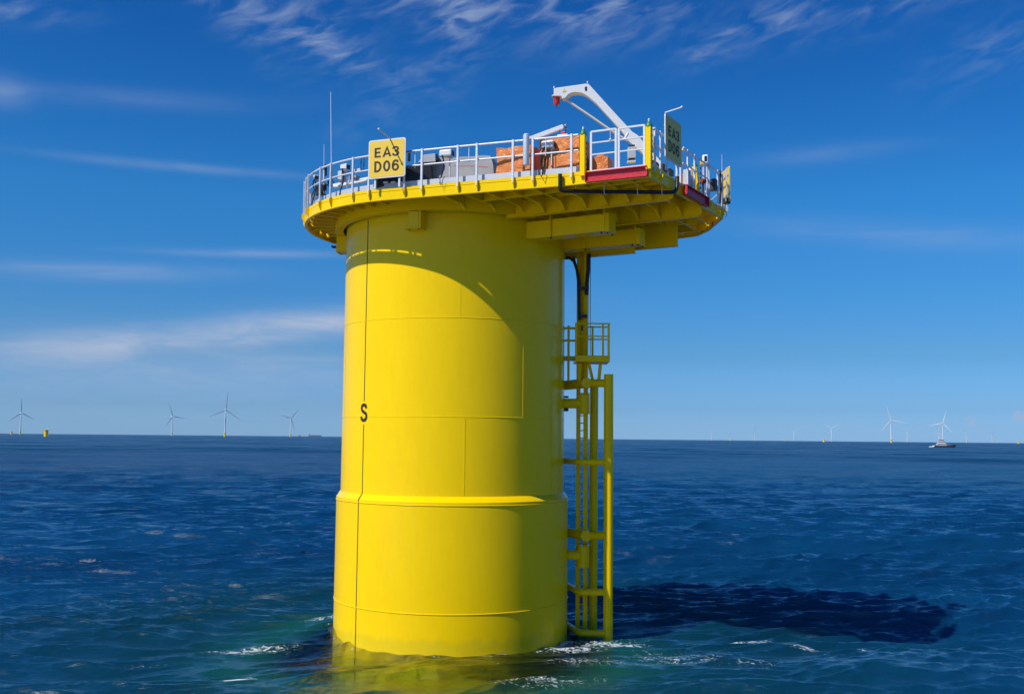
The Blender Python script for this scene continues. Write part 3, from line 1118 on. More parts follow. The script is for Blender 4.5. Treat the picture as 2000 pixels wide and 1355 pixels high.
def s_near(x, y):
    best = None
    s = 0.0
    while s < cum[-1]:
        p, e, nn = on_edge(s)
        d = (p.x - x) ** 2 + (p.y - y) ** 2
        if best is None or d < best[0]:
            best = (d, s)
        s += 0.02
    return best[1]


post_me = None


def post(x, y, out=0.055, top=RAIL_Z + 0.03, foot=12.80, fin=True, parent=None, w=0.06):
    global post_me
    s = s_near(x, y)
    p, e, nn = on_edge(s)
    rz = math.atan2(e.y, e.x)
    c = p + nn * out
    m = MB()
    m.box((0, 0, (top + foot) / 2 - foot), (w, 0.045, top - foot))
    o = m.build('post', M['galv'], parent or rail, loc=(c.x, c.y, foot), rz=rz, bevel=0.006)
    if fin:
        f = MB()
        # yellow gusset below the post, curved to nothing at the girder's foot
        prof = [(0, 0.155), (-0.02, 0.14), (-0.035, 0.10), (-0.06, 0.055), (-0.09, 0.018), (-0.13, 0.0)]
        pts = []
        zz = [0.10, 0.0, -0.06, -0.12, -0.17, -0.19]
        oo = [0.112, 0.112, 0.088, 0.055, 0.020, -0.012]
        loop = [Vector((0.022, -a2 + 0.0, z2)) for a2, z2 in zip(oo, zz)] + [Vector((0.022, 0.0, -0.19)), Vector((0.022, 0.0, 0.10))]
        loop = [Vector((v.x, v.y + 0.0, v.z)) for v in loop]
        f.slab(loop, (0.022, 0, 0))
        f.build('gusset', M['yellow'], plat, loc=(p.x, p.y, 12.81), rz=rz)
    return o


front_px = [(-2.73, -3.95), (-0.68, -4.87), (0.32, -5.24), (0.84, -5.44), (1.83, -5.80), (2.35, -6.00), (3.35, -6.38)]
left_px = [(-4.37, -1.98), (-3.84, -2.88), (-3.46, -3.33), (-4.66, -1.12), (-4.78, -0.20), (-4.72, 0.75), (-4.5, 1.6)]
for x, y in front_px + left_px:
    post(x, y)
for x, y in ((-2.22, -4.25), (-1.19, -4.68)):
    post(x, y, top=13.30)
for n in (-3.41, -3.04, -1.60, -1.09, -0.54, 0.63, 1.37, 1.80):
    p = F(8.23, n)
    post(p.x, p.y, out=0.03, foot=12.90 if -1.7 < n < 0.4 else 12.80, fin=(n < -2 or n > 0.5))
for p in (F(7.8, 2.6), F(7.0, 3.8), F(5.8, 4.25), F(4.2, 4.26), F(2.6, 4.27)):
    post(p.x, p.y, fin=False)
for d in (90, 120, 150, 175, 200):
    post(RP * math.cos(R(d)), RP * math.sin(R(d)), fin=False)


def rail_run(s0, s1, z, r, inset, name, parent=None):
    pts = []
    n = max(2, int(abs(s1 - s0) / 0.18))
    for i in range(n + 1):
        p, e, nn = on_edge(s0 + (s1 - s0) * i / n)
        pts.append((p.x - nn.x * inset, p.y - nn.y * inset, z))
    MB().path(pts, r, 8).build(name, M['galv_white'], parent or rail)


S_gateL = s_near(*F(6.42, -3.84))
S_gateR = s_near(*F(8.14, -3.68))
S_back = s_near(*F(-2.5, 4.1))
for z, r, nm in ((RAIL_Z, 0.029, 'top_rail'), (MID_Z, 0.023, 'mid_rail')):
    brk = [0.3, 1.9, 3.4, 4.9, 6.1, 7.35, 8.35, 9.6, s_near(-1.78, -4.45) + 0.9, 13.2, 15.9, S_gateL - 0.12]
    for a, b in zip(brk[:-1], brk[1:]):
        rail_run(a + 0.02, b - 0.02, z, r, -0.012, nm)
    sR = S_gateR + 0.25
    end = cum[-1] - 0.2
    n = 6
    for i in range(n):
        rail_run(sR + (end - sR) * i / n + 0.03, sR + (end - sR) * (i + 1) / n - 0.03, z, r * 0.85, -0.01, nm)
# little stub pickets between the rails
m = MB()
for px, y in ((811, -4.75), (916, -5.35), (1138, -6.5), (1066, -6.15)):
    a, b = at(px, 0, y), None
    x = at(px, 300, y).x
    m.tube((x, y, MID_Z - 0.07), (x, y, RAIL_Z), 0.014, seg=8)
build_each(m, 'stub_picket', M['galv'], rail)
# toe plates
for a, b in ((0.3, 3.0), (3.05, 5.9), (5.95, 8.4), (8.46, 9.9), (9.95, 12.0), (12.03, 13.4), (13.44, 15.1), (15.3, S_gateL - 0.18), (S_gateR + 0.3, S_gateR + 1.7)):
    n = max(2, int((b - a) / 0.2))
    poly = []
    for i in range(n + 1):
        p, e, nn = on_edge(a + (b - a) * i / n)
        poly.append(p - nn * 0.14)
    MB().add(*wall(poly, 0.006, -0.006, 12.985, 13.135, closed=False)).build('toe_plate', M['grate'], rail)

# front gate of three rails
gate = thing('railing_gate', (4.4, -6.9, ZD), 'white three rail gate between the two yellow corner posts above the red beam', 'gate')
gl_, gr_ = F(6.62, -3.80), F(8.06, -3.69)
gm = (gl_ + gr_) / 2
for p, q, nm in ((gl_, gm - (gr_ - gl_).normalized() * 0.04, 'left_leaf'), (gm + (gr_ - gl_).normalized() * 0.04, gr_, 'right_leaf')):
    leaf = MB()
    for z in (13.97, 13.67, 13.36):
        leaf.bar((p.x, p.y, z), (q.x, q.y, z), 0.035, 0.045 if z > 13.9 else 0.033)
    for u in (p, q):
        leaf.box((u.x, u.y, 13.44), (0.055, 0.04, 1.06), R(-26))
    leaf.build('gate_leaf', M['galv_white'], gate)
MB().bar((gl_.x, gl_.y, 12.93), (gr_.x, gr_.y, 12.93), 0.05, 0.03).build('sill_plate', M['galv_white'], gate)
m = MB()
pb = at(1192, 273, gm.y)
m.ball(pb, 0.036)
m.tube(pb, (pb.x, pb.y, 13.95), 0.008, seg=6)
m.build('latch_ball', M['galv_white'], gate)
pb = at(1222, 268, gm.y - 0.05)
MB().tube(pb + Vector((-0.05, 0, -0.09)), pb + Vector((0.06, 0, 0.10)), 0.032, seg=10).build('lock_tube', M['galv_white'], gate)


def corner_post(x, y, label, lean=0.0, top=13.90, w=0.14):
    t = thing('corner_post', (x, y, 12.66), label, 'post', 'yellow posts with green tops')
    b = Vector((x, y, 12.80))
    k = Vector((x + lean, y, top))
    MB().bar(b, k, w, w, up=(0.5, 1, 0)).build('post_body', M['yellow'], t, bevel=0.012)
    m = MB()
    m.lathe([(0.0, k.z - 0.001), (w * 0.62, k.z), (w * 0.62, k.z + 0.05), (w * 0.42, k.z + 0.09), (w * 0.26, k.z + 0.15), (0.0, k.z + 0.155)], c=(k.x, k.y), seg=12)
    m.build('post_cap', M['green'], t)
    MB().lathe([(0.026, k.z + 0.14), (0.028, k.z + 0.20), (0.0, k.z + 0.23)], c=(k.x, k.y), seg=10).build('lamp_tip', M['galv_white'], t)
    m = MB()
    for i in range(6):
        z = 12.98 + i * 0.14
        m.box((x + w * 0.55, y + 0.02, z), (0.03, 0.05, 0.05))
    build_each(m, 'hinge', M['dark'], t)
    return t


pL, pR = F(6.42, -3.86), F(8.19, -3.70)
corner_post(pL.x, pL.y, 'square yellow post with green conical top left of the front gate')
corner_post(pR.x, pR.y, 'square yellow post with green conical top between gate and right sign')
p3 = F(8.20, -0.10)
t3 = corner_post(p3.x, p3.y, 'leaning yellow post with green block top on the right side', lean=-0.10, top=13.72, w=0.13)


# ------------------------------------------------------------------ signs
def sign(x0, y0, x1, y1, z0, z1, label, rim=None, arm=(0.5, 0.67), name='identification_sign'):
    p, q = Vector((x0, y0)), Vector((x1, y1))
    e = (q - p).normalized()
    nn = Vector((e.y, -e.x))
    c = (p + q) / 2
    w = (q - p).length
    h = z1 - z0
    t = thing(name, (c.x, c.y, z0 - 0.3), label, 'sign', 'identification signs on the railing')
    rz = math.atan2(e.y, e.x)

    def rr(w_, h_, r_, y_):
        pts = []
        for cx_, cz_, a0 in ((w_ / 2 - r_, h_ / 2 - r_, 0), (-w_ / 2 + r_, h_ / 2 - r_, 90), (-w_ / 2 + r_, -h_ / 2 + r_, 180), (w_ / 2 - r_, -h_ / 2 + r_, 270)):
            for k in range(5):
                a = R(a0 + k * 22.5)
                pts.append(Vector((cx_ + r_ * math.cos(a), y_, cz_ + r_ * math.sin(a))))
        return pts
    L = (c.x, c.y, (z0 + z1) / 2)
    MB().slab(rr(w, h, 0.07, 0), (0, 0.03, 0)).build('border', rim or M['galv_white'], t, loc=L, rz=rz)
    MB().slab(rr(w - 0.07, h - 0.07, 0.05, -0.004), (0, 0.005, 0)).build('face', M['yellow_sign'], t, loc=L, rz=rz)
    for txt, zc in (('EA3', 0.20), ('D06', -0.215)):
        vs, fs = lettering(txt, 0.315, 0.168, 0.002)
        xs = [v[0] for v in vs]
        ys = [v[1] for v in vs]
        sx_ = 0.77 / (max(xs) - min(xs))
        sy_ = 0.315 / (max(ys) - min(ys))
        mx_, my_ = (max(xs) + min(xs)) / 2, (max(ys) + min(ys)) / 2
        vv = [((v[0] - mx_) * sx_, -0.008 - v[2], (v[1] - my_) * sy_ + zc) for v in vs]
        MB().add(vv, fs).build('lettering', M['letter'], t, loc=L, rz=rz)
    m = MB()
    for u in (-0.38, 0.38):
        m.box((u * w / 1.16, 0.06, -0.15), (0.055, 0.05, h + 0.25))
    for u in (-0.3, 0.3):
        m.box((0, 0.045, u), (w * 0.9, 0.03, 0.05))
    m.build('mount', M['galv'], t, loc=L, rz=rz)
    if arm:
        u, ln = arm
        m = MB()
        b = Vector(((u - 0.5) * w, 0.02, h / 2 + 0.01))
        m.tube(b, b + Vector((0, -ln, 0.07)), 0.020, seg=8)
        m.ball(b + Vector((0, -ln, 0.075)), 0.035, 10, 6)
        m.build('lamp_arm', M['galv_white'], t, loc=L, rz=rz)
    return t


sign(-2.245, -4.50, -1.165, -4.915, 13.19, 14.29, 'square yellow sign reading EA3 D06 facing the viewer on the front railing', arm=(0.57, 0.66))
pa, pb = F(8.36, -3.00), F(8.36, -1.84)
sign(pa.x, pa.y, pb.x, pb.y, 13.26, 14.44, 'shaded EA3 D06 sign turned away to the right behind the yellow gate post', arm=(0.02, 0.46))
pa, pb = at(1426, 350, -2.5), at(1411, 350, -1.6)
sign(pa.x, pa.y, pb.x, pb.y, 13.14, 14.22, 'sign seen nearly edge on with yellow rim at the far right platform corner', rim=M['yellow_sign'], arm=None)

# ------------------------------------------------------------------ cranes
cr = thing('davit_crane', (5.83, -5.1, ZD), 'large white bent arm crane with a red winch at its tip on the platform', 'crane')
Y = -5.1
up = [(1081.5, 173.7), (1085, 172), (1145, 163.5), (1150, 164.5), (1192, 211), (1235, 257.5), (1245.5, 264), (1253, 273), (1273, 295.5), (1292, 316), (1292, 338)]
lo = [(1268, 338), (1266, 318), (1252.7, 297), (1241, 288), (1226, 274), (1215, 257.5), (1190, 230), (1164.8, 202.5), (1150.6, 190.5), (1142, 184.5), (1134.7, 181.6), (1124, 180.5), (1116, 181.8),
      (1110, 185), (1104.5, 191.4), (1098, 193.5), (1096.6, 188), (1081.5, 187.8)]
pts = [at(a, b, Y) for a, b in up + lo]
MB().slab(pts, (0.06, 0.26, 0)).build('arm', M['white'], cr, bevel=0.012)
MB().lathe([(0.20, ZD), (0.20, 13.2), (0.16, 13.22), (0.16, 13.5), (0.0, 13.5)], c=(5.9, -4.97), seg=24).build('pedestal', M['white'], cr)
MB().path([at(1102, 193, Y + 0.13), at(1150, 225, Y + 0.13), at(1199, 259, Y + 0.13), at(1226, 276, Y + 0.13)], 0.034, 12).build('ram', M['offwhite'], cr)
c = at(1087.4, 197, Y + 0.13)
m = MB().lathe([(0.0, c.z - 0.11), (0.07, c.z - 0.11), (0.085, c.z - 0.07), (0.088, c.z + 0.10), (0.10, c.z + 0.12), (0.0, c.z + 0.12)], c=(c.x, c.y), seg=18)
w_ = m.build('winch', M['red_lamp'], cr)
MB().lathe([(0.10, c.z + 0.118), (0.13, c.z + 0.12), (0.125, c.z + 0.145), (0.0, c.z + 0.15)], c=(c.x - 0.01, c.y), seg=18).build('hood', M['offwhite'], w_)
MB().path([(c.x, c.y, c.z - 0.11), (c.x, c.y, c.z - 0.17), (c.x + 0.02, c.y, c.z - 0.20), (c.x, c.y, c.z - 0.225), (c.x - 0.025, c.y, c.z - 0.20)], 0.010, 8).build('hook', M['dark'], w_)
p = [at(1098, 180.5, Y - 0.006), at(1106.5, 179.3, Y - 0.006), at(1102.2, 173.2, Y - 0.006)]
MB().slab(p, (0, 0.004, 0)).build('warning_mark', M['yellow_sign'], cr)
MB().slab([at(1142, 170.5, Y - 0.006), at(1146.5, 169, Y - 0.006), at(1146.5, 178, Y - 0.006), at(1142.5, 177.5, Y - 0.006)], (0, 0.004, 0)).build('pivot_slot', M['dark'], cr)
for a, b in ((1082, 172.5), (1147.5, 162.5)):
    MB().tube(at(a, b, Y + 0.1), at(a, b, Y + 0.1) + Vector((0, 0, 0.05)), 0.018, seg=8).build('lifting_eye', M['galv_white'], cr)
ctl = MB().slab([at(1226.5, 287, Y - 0.05), at(1242, 286, Y - 0.05), at(1242, 308, Y - 0.05), at(1227, 309, Y - 0.05)], (0, 0.18, 0)).build('control_box', M['grey_box'], cr, bevel=0.01)
m = MB()
m.slab([at(1228, 283.5, Y), at(1240, 282.5, Y), at(1240, 286.5, Y), at(1228, 287.5, Y)], (0, 0.1, 0))
m.slab([at(1228.5, 308, Y), at(1240, 307, Y), at(1240, 313, Y), at(1228.5, 313.5, Y)], (0, 0.1, 0))
build_each(m, 'bracket', M['dark'], ctl)
MB().slab([at(1225.5, 313.8, Y - 0.04), at(1241.5, 312.5, Y - 0.04), at(1241.5, 316, Y - 0.04), at(1225.5, 317.4, Y - 0.04)], (0, 0.16, 0)).build('foot_plate', M['galv_white'], ctl)

cr2 = thing('davit_crane', (2.12, -6.05, 12.8), 'small white davit with a fat grey upright and a short arm over the orange covers', 'crane')
Y = -6.02
a, b = at(1028, 262, Y), at(1028, 323, Y)
MB().lathe([(0.0, b.z), (0.075, b.z), (0.085, b.z + 0.03), (0.085, a.z - 0.03), (0.06, a.z), (0.0, a.z + 0.005)], c=(a.x, Y), seg=20).build('upright', M['galv'], cr2)
pts = [at(*q, Y + 0.12) for q in ((1034, 267), (1098, 243), (1101, 246), (1100.5, 251), (1043, 273), (1034, 273))]
MB().slab(pts, (0, 0.12, 0)).build('arm', M['white'], cr2, bevel=0.008)
m = MB()
for q in ((1094, 252), (1098, 250), (1105, 249)):
    c = at(*q, Y + 0.18)
    m.ball(c, 0.03, 8, 6)
m.path([at(1093, 257, Y + 0.18), at(1093, 251, Y + 0.18), at(1100, 247, Y + 0.18), at(1107, 245, Y + 0.18), at(1104, 258, Y + 0.18)], 0.012, 6)
m.build('hook', M['dark'], cr2)
m = MB()
m.tube(at(1106.5, 252, Y + 0.2), at(1104, 243.5, Y + 0.2), 0.03, seg=10)
m.build('sheave', M['galv_white'], cr2)

# ------------------------------------------------------------------ covered gear on the deck


def tarp(name, c, size, rz, label, material, seed, peak=0.0, group=None, taper=0.0):
    rg = np.random.default_rng(seed)
    bm = bmesh.new()
    bmesh.ops.create_cube(bm, size=1.0)
    bmesh.ops.subdivide_edges(bm, edges=bm.edges[:], cuts=9, use_grid_fill=True)
    fr = rg.uniform(4, 11, (7, 3))
    ph_ = rg.uniform(0, 6, 7)
    for v in bm.verts:
        x, y, z = v.co
        k = 1 - taper * (z + 0.5)
        nx, ny = x * size[0] * k, y * size[1] * k
        nz = z * size[2]
        d = 0.0
        for f_, p_ in zip(fr, ph_):
            d += math.sin(f_[0] * x * 1.6 + f_[1] * y * 1.6 + f_[2] * z * 0.9 + p_)
        d *= 0.0028
        fold = 0.011 * math.sin(22 * x + 17 * y + 3 * math.sin(5 * z + seed)) * (0.4 + 0.6 * (0.5 - z))
        s = 1 + (d + fold) / 0.5
        nx *= s
        ny *= s
        if z > 0.45:
            nz += peak * max(0, 1 - 2.2 * math.hypot(x, y)) + 0.02 * math.sin(9 * x + seed) * math.cos(8 * y)
        nz += 0.02 * d / 0.02 if z > -0.45 else 0
        v.co = (nx, ny, nz + size[2] / 2)
    me = bpy.data.meshes.new(name)
    bm.to_mesh(me)
    bm.free()
    for p in me.polygons:
        p.use_smooth = True
    me.materials.append(material)
    o = bpy.data.objects.new(name, me)
    o.location = c
    o.rotation_euler[2] = rz
    col.objects.link(o)
    es = o.modifiers.new('edge', 'EDGE_SPLIT')
    es.split_angle = R(48)
    return tag(o, label, 'cover', group)


g = 'orange tarpaulin covered crates on deck'
tarp('covered_crate', (1.98, -5.15, ZD), (1.02, 0.75, 0.98), R(-26), 'orange tarpaulin covered crate behind the railing, left of the fat grey upright', M['orange'], 3, 0.02, g)
tarp('covered_crate', (3.20, -5.62, ZD), (1.14, 0.80, 1.10), R(-25), 'largest orange tarpaulin covered crate, just left of the yellow gate post', M['orange'], 5, 0.04, g)
tarp('covered_crate', (4.18, -5.62, ZD), (0.50, 0.50, 0.62), R(-20), 'small orange covered load with a peaked top behind the gate', M['orange'], 8, 0.16, g)
tarp('covered_crate', (6.73, -3.9, ZD), (0.34, 0.4, 0.62), R(-30), 'crumpled orange covered bundle by the leaning yellow post', M['orange'], 12, 0.12, g)
gt = tarp('covered_hatch', (0.45, -3.75, ZD), (2.15, 1.2, 1.04), R(-12), 'broad grey tarpaulin cover with sloping sides and an orange cord on the platform', M['grey_tarp'], 21, 0.02, taper=0.22)
m = MB()
m.path([at(896, 323, -4.50), at(915, 324.5, -4.55), at(940, 326, -4.6), at(968, 330, -4.62)], 0.012, 6)
m.build('cord', M['rope'], gt, loc=None)
gen = thing('equipment_cabinet', (-1.1, -4.1, ZD), 'black cabinet with a pale sloping hood between the yellow sign and grey cover', 'cabinet')
Y = -4.3
MB().slab([at(729, 366, Y), at(845, 355, Y), at(843, 322, Y), at(797, 323, Y), at(729, 350, Y)], (0, 0.5, 0)).build('cabinet_body', M['black'], gen, bevel=0.02)
MB().slab([at(816, 318, Y - 0.02), at(828, 302.5, Y - 0.02), at(850, 299.7, Y - 0.02), at(851, 316, Y - 0.02)], (0, 0.42, 0)).build('hood', M['grey_box'], gen, bevel=0.01)
MB().slab([at(851.5, 300.5, Y - 0.01), at(855, 301, Y - 0.01), at(855, 312, Y - 0.01), at(851.8, 314, Y - 0.01)], (0, 0.3, 0)).build('vent', M['black'], gen)
m = MB()
m.box(at(799, 307, Y + 0.1), (0.08, 0.1, 0.24))
m.build('exhaust', M['black'], gen, bevel=0.02)
m = MB()
for px in (753, 768):
    m.box(at(px, 356.5, Y - 0.15), (0.14, 0.03, 0.05), R(-21))
build_each(m, 'name_strip', M['galv_white'], gen)


# work lights and lamps along the rail
def lamp(px, py, y, w, h, d, rz, label, stem=True, cable=True):
    c = at(px, py, y)
    t = thing('flood_lamp', (c.x, c.y, ZD), label, 'lamp', 'white flood lamps on the railing')
    m = MB()
    m.box((0, 0, 0), (w, d, h))
    m.build('lamp_head', M['galv_white'], t, loc=c, rz=rz, bevel=min(w, h) * 0.22)
    MB().box((w * 0.38, 0.02, -h * 0.55), (0.04, 0.05, h * 0.5)).build('bracket', M['grey_box'], t, loc=c, rz=rz)
    MB().box((w * 0.5, 0.0, -0.01), (0.022, d * 0.7, h * 0.7)).build('end_cap', M['dark'], t, loc=c, rz=rz)
    MB().tube((c.x + w * 0.25, c.y + 0.02, ZD), (c.x + w * 0.25, c.y + 0.02, c.z), 0.022, seg=8).build('stem', M['galv'], t)
    if cable:
        pts = []
        for i in range(9):
            u = i / 8
            pts.append((c.x - w * 0.30 + 0.05 * math.sin(u * 5), c.y - 0.05, c.z - h * 0.3 - u * (c.z - h * 0.3 - ZD - 0.02)))
        MB().path(pts, 0.020, 7).build('cable', M['black'], t)
    return t


lamp(872, 300, -4.85, 0.38, 0.19, 0.20, R(-21), 'white flood lamp above the grey cover near the middle of the railing')
lamp(1071, 283, -5.95, 0.36, 0.20, 0.20, R(-21), 'white flood lamp in front of the largest orange crate')
lamp(674, 327, -3.35, 0.26, 0.18, 0.18, R(-35), 'white flood lamp on the left curve of the railing')
lamp(617, 347, -2.0, 0.12, 0.15, 0.16, R(-60), 'small white flood lamp at the far left end of the railing')

# junction boxes and loose cables on the left curve
jb = thing('junction_box', (-2.55, -3.9, ZD), 'small dark frame with a box strapped to the left railing beside the yellow sign', 'box')
m = MB()
c = at(708, 318, -3.95)
for u in (-0.04, 0.04):
    m.box((c.x + u, c.y, c.z), (0.022, 0.03, 0.44))
build_each(m, 'frame', M['dark'], jb)
m = MB()
m.box(at(699, 333, -3.9), (0.26, 0.12, 0.07), R(-30))
m.tube(at(684, 340, -3.8), at(681, 359, -3.8), 0.02, seg=8)
m.build('box_body', M['grey_box'], jb)
jb2 = thing('junction_box', (-3.9, -2.6, ZD), 'dark cable box between two railing posts on the left curve', 'box')
c = at(636, 333, -2.9)
MB().box(c, (0.07, 0.05, 0.34), R(-50)).build('box_body', M['dark'], jb2)
MB().box(at(633, 366, -2.8), (0.14, 0.1, 0.2), R(-50)).build('coil', M['black'], jb2)
for nm, lab, pts, r in (
        ('cable', 'black cable looping down behind the left end of the railing', [(613, 350, -1.9), (611, 362, -1.9), (614, 371, -1.9), (609, 382, -1.95), (612, 392, -2.0)], 0.018),
        ('cable', 'black cable hanging beside the dark box on the left curve', [(631, 352, -2.6), (630, 366, -2.6), (633, 378, -2.7), (640, 384, -2.8), (645, 380, -2.9)], 0.016),
        ('cable', 'thin cable tail hanging over the yellow edge right of the grey cover', [(856, 344, -5.0), (859, 350, -5.12), (861, 362, -5.2), (865, 351, -5.2), (868, 345, -5.1)], 0.010),
        ('cable', 'thin cable tail hanging over the yellow edge below the white davit', [(1051, 332, -6.1), (1053, 338, -6.2), (1057, 346, -6.22), (1063, 336, -6.2), (1064, 331, -6.1)], 0.010),
        ('cable', 'pair of dark hoses in front of the largest orange crate', [(1061, 290, -5.95), (1059, 305, -5.95), (1057, 320, -5.95), (1059, 331, -5.98)], 0.028)):
    tag(MB().path([at(*q) for q in pts], r, 7).build(nm, M['black']), lab, 'cable', 'loose cables on the platform')

# more gear behind the rail
def loose(name, lab, cat, mb, material, bevel=0.01):
    return tag(mb.build(name, material, bevel=bevel), lab, cat)


m = MB()
for k in range(3):
    a = at(652, 366 - 2 * k, -3.0 + 0.1 * k)
    b = at(722, 352 - 2 * k, -3.7 + 0.1 * k)
    m.tube(a, b, 0.045, seg=10)
loose('pipe_bundle', 'bundle of grey pipes lying along the toe plate left of the front yellow sign', 'pipes', m, M['galv'], 0)
m = MB().box(at(668, 346, -2.9), (0.16, 0.2, 0.34), R(-35))
loose('equipment_case', 'small grey case below the flood lamp on the left curve', 'box', m, M['grey_box'])
m = MB().box(at(693, 352, -3.3), (0.24, 0.2, 0.22), R(-28))
loose('equipment_case', 'low grey case between a railing post and the front yellow sign', 'box', m, M['grey_tarp'])
m = MB().box(at(626, 372, -2.0), (0.22, 0.2, 0.30), R(-50))
loose('equipment_case', 'dark case low behind the leftmost railing posts', 'box', m, M['dark'])
m = MB().path([at(640, 356, -2.7), at(648, 350, -2.8), at(652, 358, -2.8), at(646, 366, -2.8), at(640, 362, -2.75), at(644, 352, -2.8)], 0.022, 7)
loose('cable', 'coiled black cable at the foot of the tall whip antenna', 'cable', m, M['black'], 0)
m = MB().box(at(1100, 268, -5.5), (0.30, 0.16, 0.12), R(-21))
loose('winch_unit', 'small white unit on top of the largest orange crate under the davit hook', 'winch', m, M['galv_white'])
m = MB().box(at(1101, 262, -5.5), (0.12, 0.12, 0.10), R(-21))
loose('warning_lamp', 'small red lamp on the white unit under the davit hook', 'lamp', m, M['red_lamp'])
m = MB().box(at(1342, 350, -4.7), (0.16, 0.2, 0.5), R(-30))
loose('equipment_case', 'grey upright case behind the right railing left of the white bottle', 'box', m, M['grey_box'])
m = MB().box(at(1391, 362, -3.2), (0.26, 0.2, 0.34), R(-30))
loose('equipment_case', 'dark blue case low behind the right railing beyond the lantern', 'box', m, M['dark'])
m = MB().box(at(1288, 330, -6.0), (0.34, 0.3, 0.20), R(-30)).box(at(1302, 338, -5.6), (0.3, 0.3, 0.18), R(-30))
for o_, l_ in zip(build_each(m, 'deck_box', M['black'], bevel=0.01), ('low black box on the deck below the left edge of the shaded sign', 'low black box on the deck below the middle of the shaded sign')):
    tag(o_, l_, 'box', 'black boxes under the right sign')

# whip antennas
for px, y0_, y1_, yy, r, lab in ((646, 180, 330, -3.3, 0.016, 'tall thin whip antenna rising from the left curve of the railing'),
                                 (633, 282, 335, -2.9, 0.012, 'short thin antenna left of the tall whip antenna'),
                                 (1410, 302, 392, -2.3, 0.012, 'thin antenna at the far right end of the platform')):
    a, b = at(px, y0_, yy), at(px + (2 if px == 646 else 0), y1_, yy)
    t = thing('whip_antenna', (b.x, b.y, b.z), lab, 'antenna', 'whip antennas on the railing')
    MB().tube((b.x, b.y, b.z - 0.3), a, r, r * 0.6, seg=8).build('rod', M['galv'], t)
    MB().tube((b.x, b.y, b.z - 0.4), (b.x, b.y, b.z + 0.05), 0.03, seg=10).build('base_mount', M['grey_box'], t)

# gear on the right side
lt = thing('navigation_lantern', (7.35, -3.5, ZD), 'white navigation lantern with a dark window on a post right of the leaning yellow post', 'lantern')
Y = -3.6
c = at(1378, 312, Y)
MB().box((0, 0, 0), (0.17, 0.2, 0.25)).build('housing', M['white'], lt, loc=c, rz=R(-20), bevel=0.03)
MB().box((0.02, -0.102, 0.0), (0.075, 0.01, 0.16)).build('window', M['glass'], lt, loc=c, rz=R(-20))
MB().box(at(1371, 318, Y), (0.10, 0.12, 0.12)).build('bracket', M['yellow_sign'], lt)
m = MB()
for px in (1374, 1381):
    b = at(px, 322, Y)
    m.tube((b.x, b.y, ZD), b, 0.03, seg=10)
build_each(m, 'stand', M['galv'], lt)
wb = thing('rail_box', (5.45, -7.0, 13.3), 'narrow white box hung on the railing between yellow post and right sign', 'box')
Y = -6.9
MB().slab([at(1271, 253, Y), at(1277.5, 256, Y), at(1277.5, 288, Y), at(1271, 285, Y)], (0.05, 0.16, 0)).build('box_body', M['galv'], wb, bevel=0.01)
MB().slab([at(1272, 311, Y + 0.6), at(1281, 315, Y + 0.6), at(1281, 326, Y + 0.6), at(1272, 322, Y + 0.6)], (0.1, 0.2, 0)).build('lower_box', M['black'], wb)
cl = thing('camera_mast', (6.3, -5.2, ZD), 'white post with a small cream camera head just right of the shaded sign', 'mast')
c = at(1332, 292, -5.1)
MB().tube((c.x - 0.03, c.y, ZD), (c.x - 0.03, c.y, c.z + 0.06), 0.045, seg=12).build('mast', M['galv_white'], cl)
MB().box((0.03, 0, 0), (0.12, 0.14, 0.10)).build('camera_head', M['offwhite'], cl, loc=c, rz=R(-25), bevel=0.02)
vt = thing('gas_cylinder', (6.85, -4.4, ZD), 'white bottle with a pale green base standing behind the right railing', 'bottle')
c = at(1348, 355, -4.5)
MB().lathe([(0.0, ZD), (0.07, ZD), (0.07, ZD + 0.22), (0.0, ZD + 0.22)], c=(c.x, c.y), seg=16).build('base', mat('pale_green', (0.35, 0.6, 0.42), 0.5), vt)
MB().lathe([(0.075, ZD + 0.22), (0.075, ZD + 0.62), (0.04, ZD + 0.70), (0.0, ZD + 0.71)], c=(c.x, c.y), seg=16).build('bottle_body', M['galv_white'], vt)
ub = thing('battery_box', (8.05, -2.4, 12.9), 'dark box hung under the edge-on sign at the right end of the platform', 'box')
c = at(1419, 393, -2.3)
MB().box(c, (0.16, 0.22, 0.18), R(20)).build('box_body', M['dark'], ub, bevel=0.02)
MB().box(c + Vector((-0.02, -0.115, 0.02)), (0.09, 0.012, 0.10), R(20)).build('panel', M['grey_box'], ub)
rk = thing('hose_reel', (6.98, -3.95, ZD), 'red hose reel beside the leaning yellow post', 'reel')
c = at(1373, 354, -3.8)
MB().tube(c + Vector((-0.06, -0.05, 0)), c + Vector((0.06, 0.03, 0)), 0.07, seg=16).build('drum', mat('faded_red', (0.30, 0.05, 0.02), 0.5), rk)
MB().tube((c.x, c.y, ZD), (c.x, c.y, c.z), 0.03, seg=8).build('stand', M['dark'], rk)
tag(MB().path([at(1407, 334, -2.7), at(1406.5, 350, -2.7), at(1408, 370, -2.7), at(1406, 398, -2.7)], 0.035, 8).build('cable', M['black']),
    'thick black cable running down beside the thin antenna at the right end', 'cable', 'loose cables on the platform')
# handles and steps on the right yellow girder
m = MB()
for n0 in (1.15, 1.7):
    m.path([F(8.32, n0, 12.90), F(8.36, n0 + 0.02, 12.86), F(8.36, n0 + 0.25, 12.72), F(8.30, n0 + 0.27, 12.66)], 0.014, 6)
build_each(m, 'edge_handle', M['yellow'], plat)
# cable tray hanging below the far left of the platform
m = MB()
m.bar((-4.35, 1.9, 12.46), (-3.3, 1.9, 12.40), 0.28, 0.04)
m.build('cable_tray', M['dark'], plat)

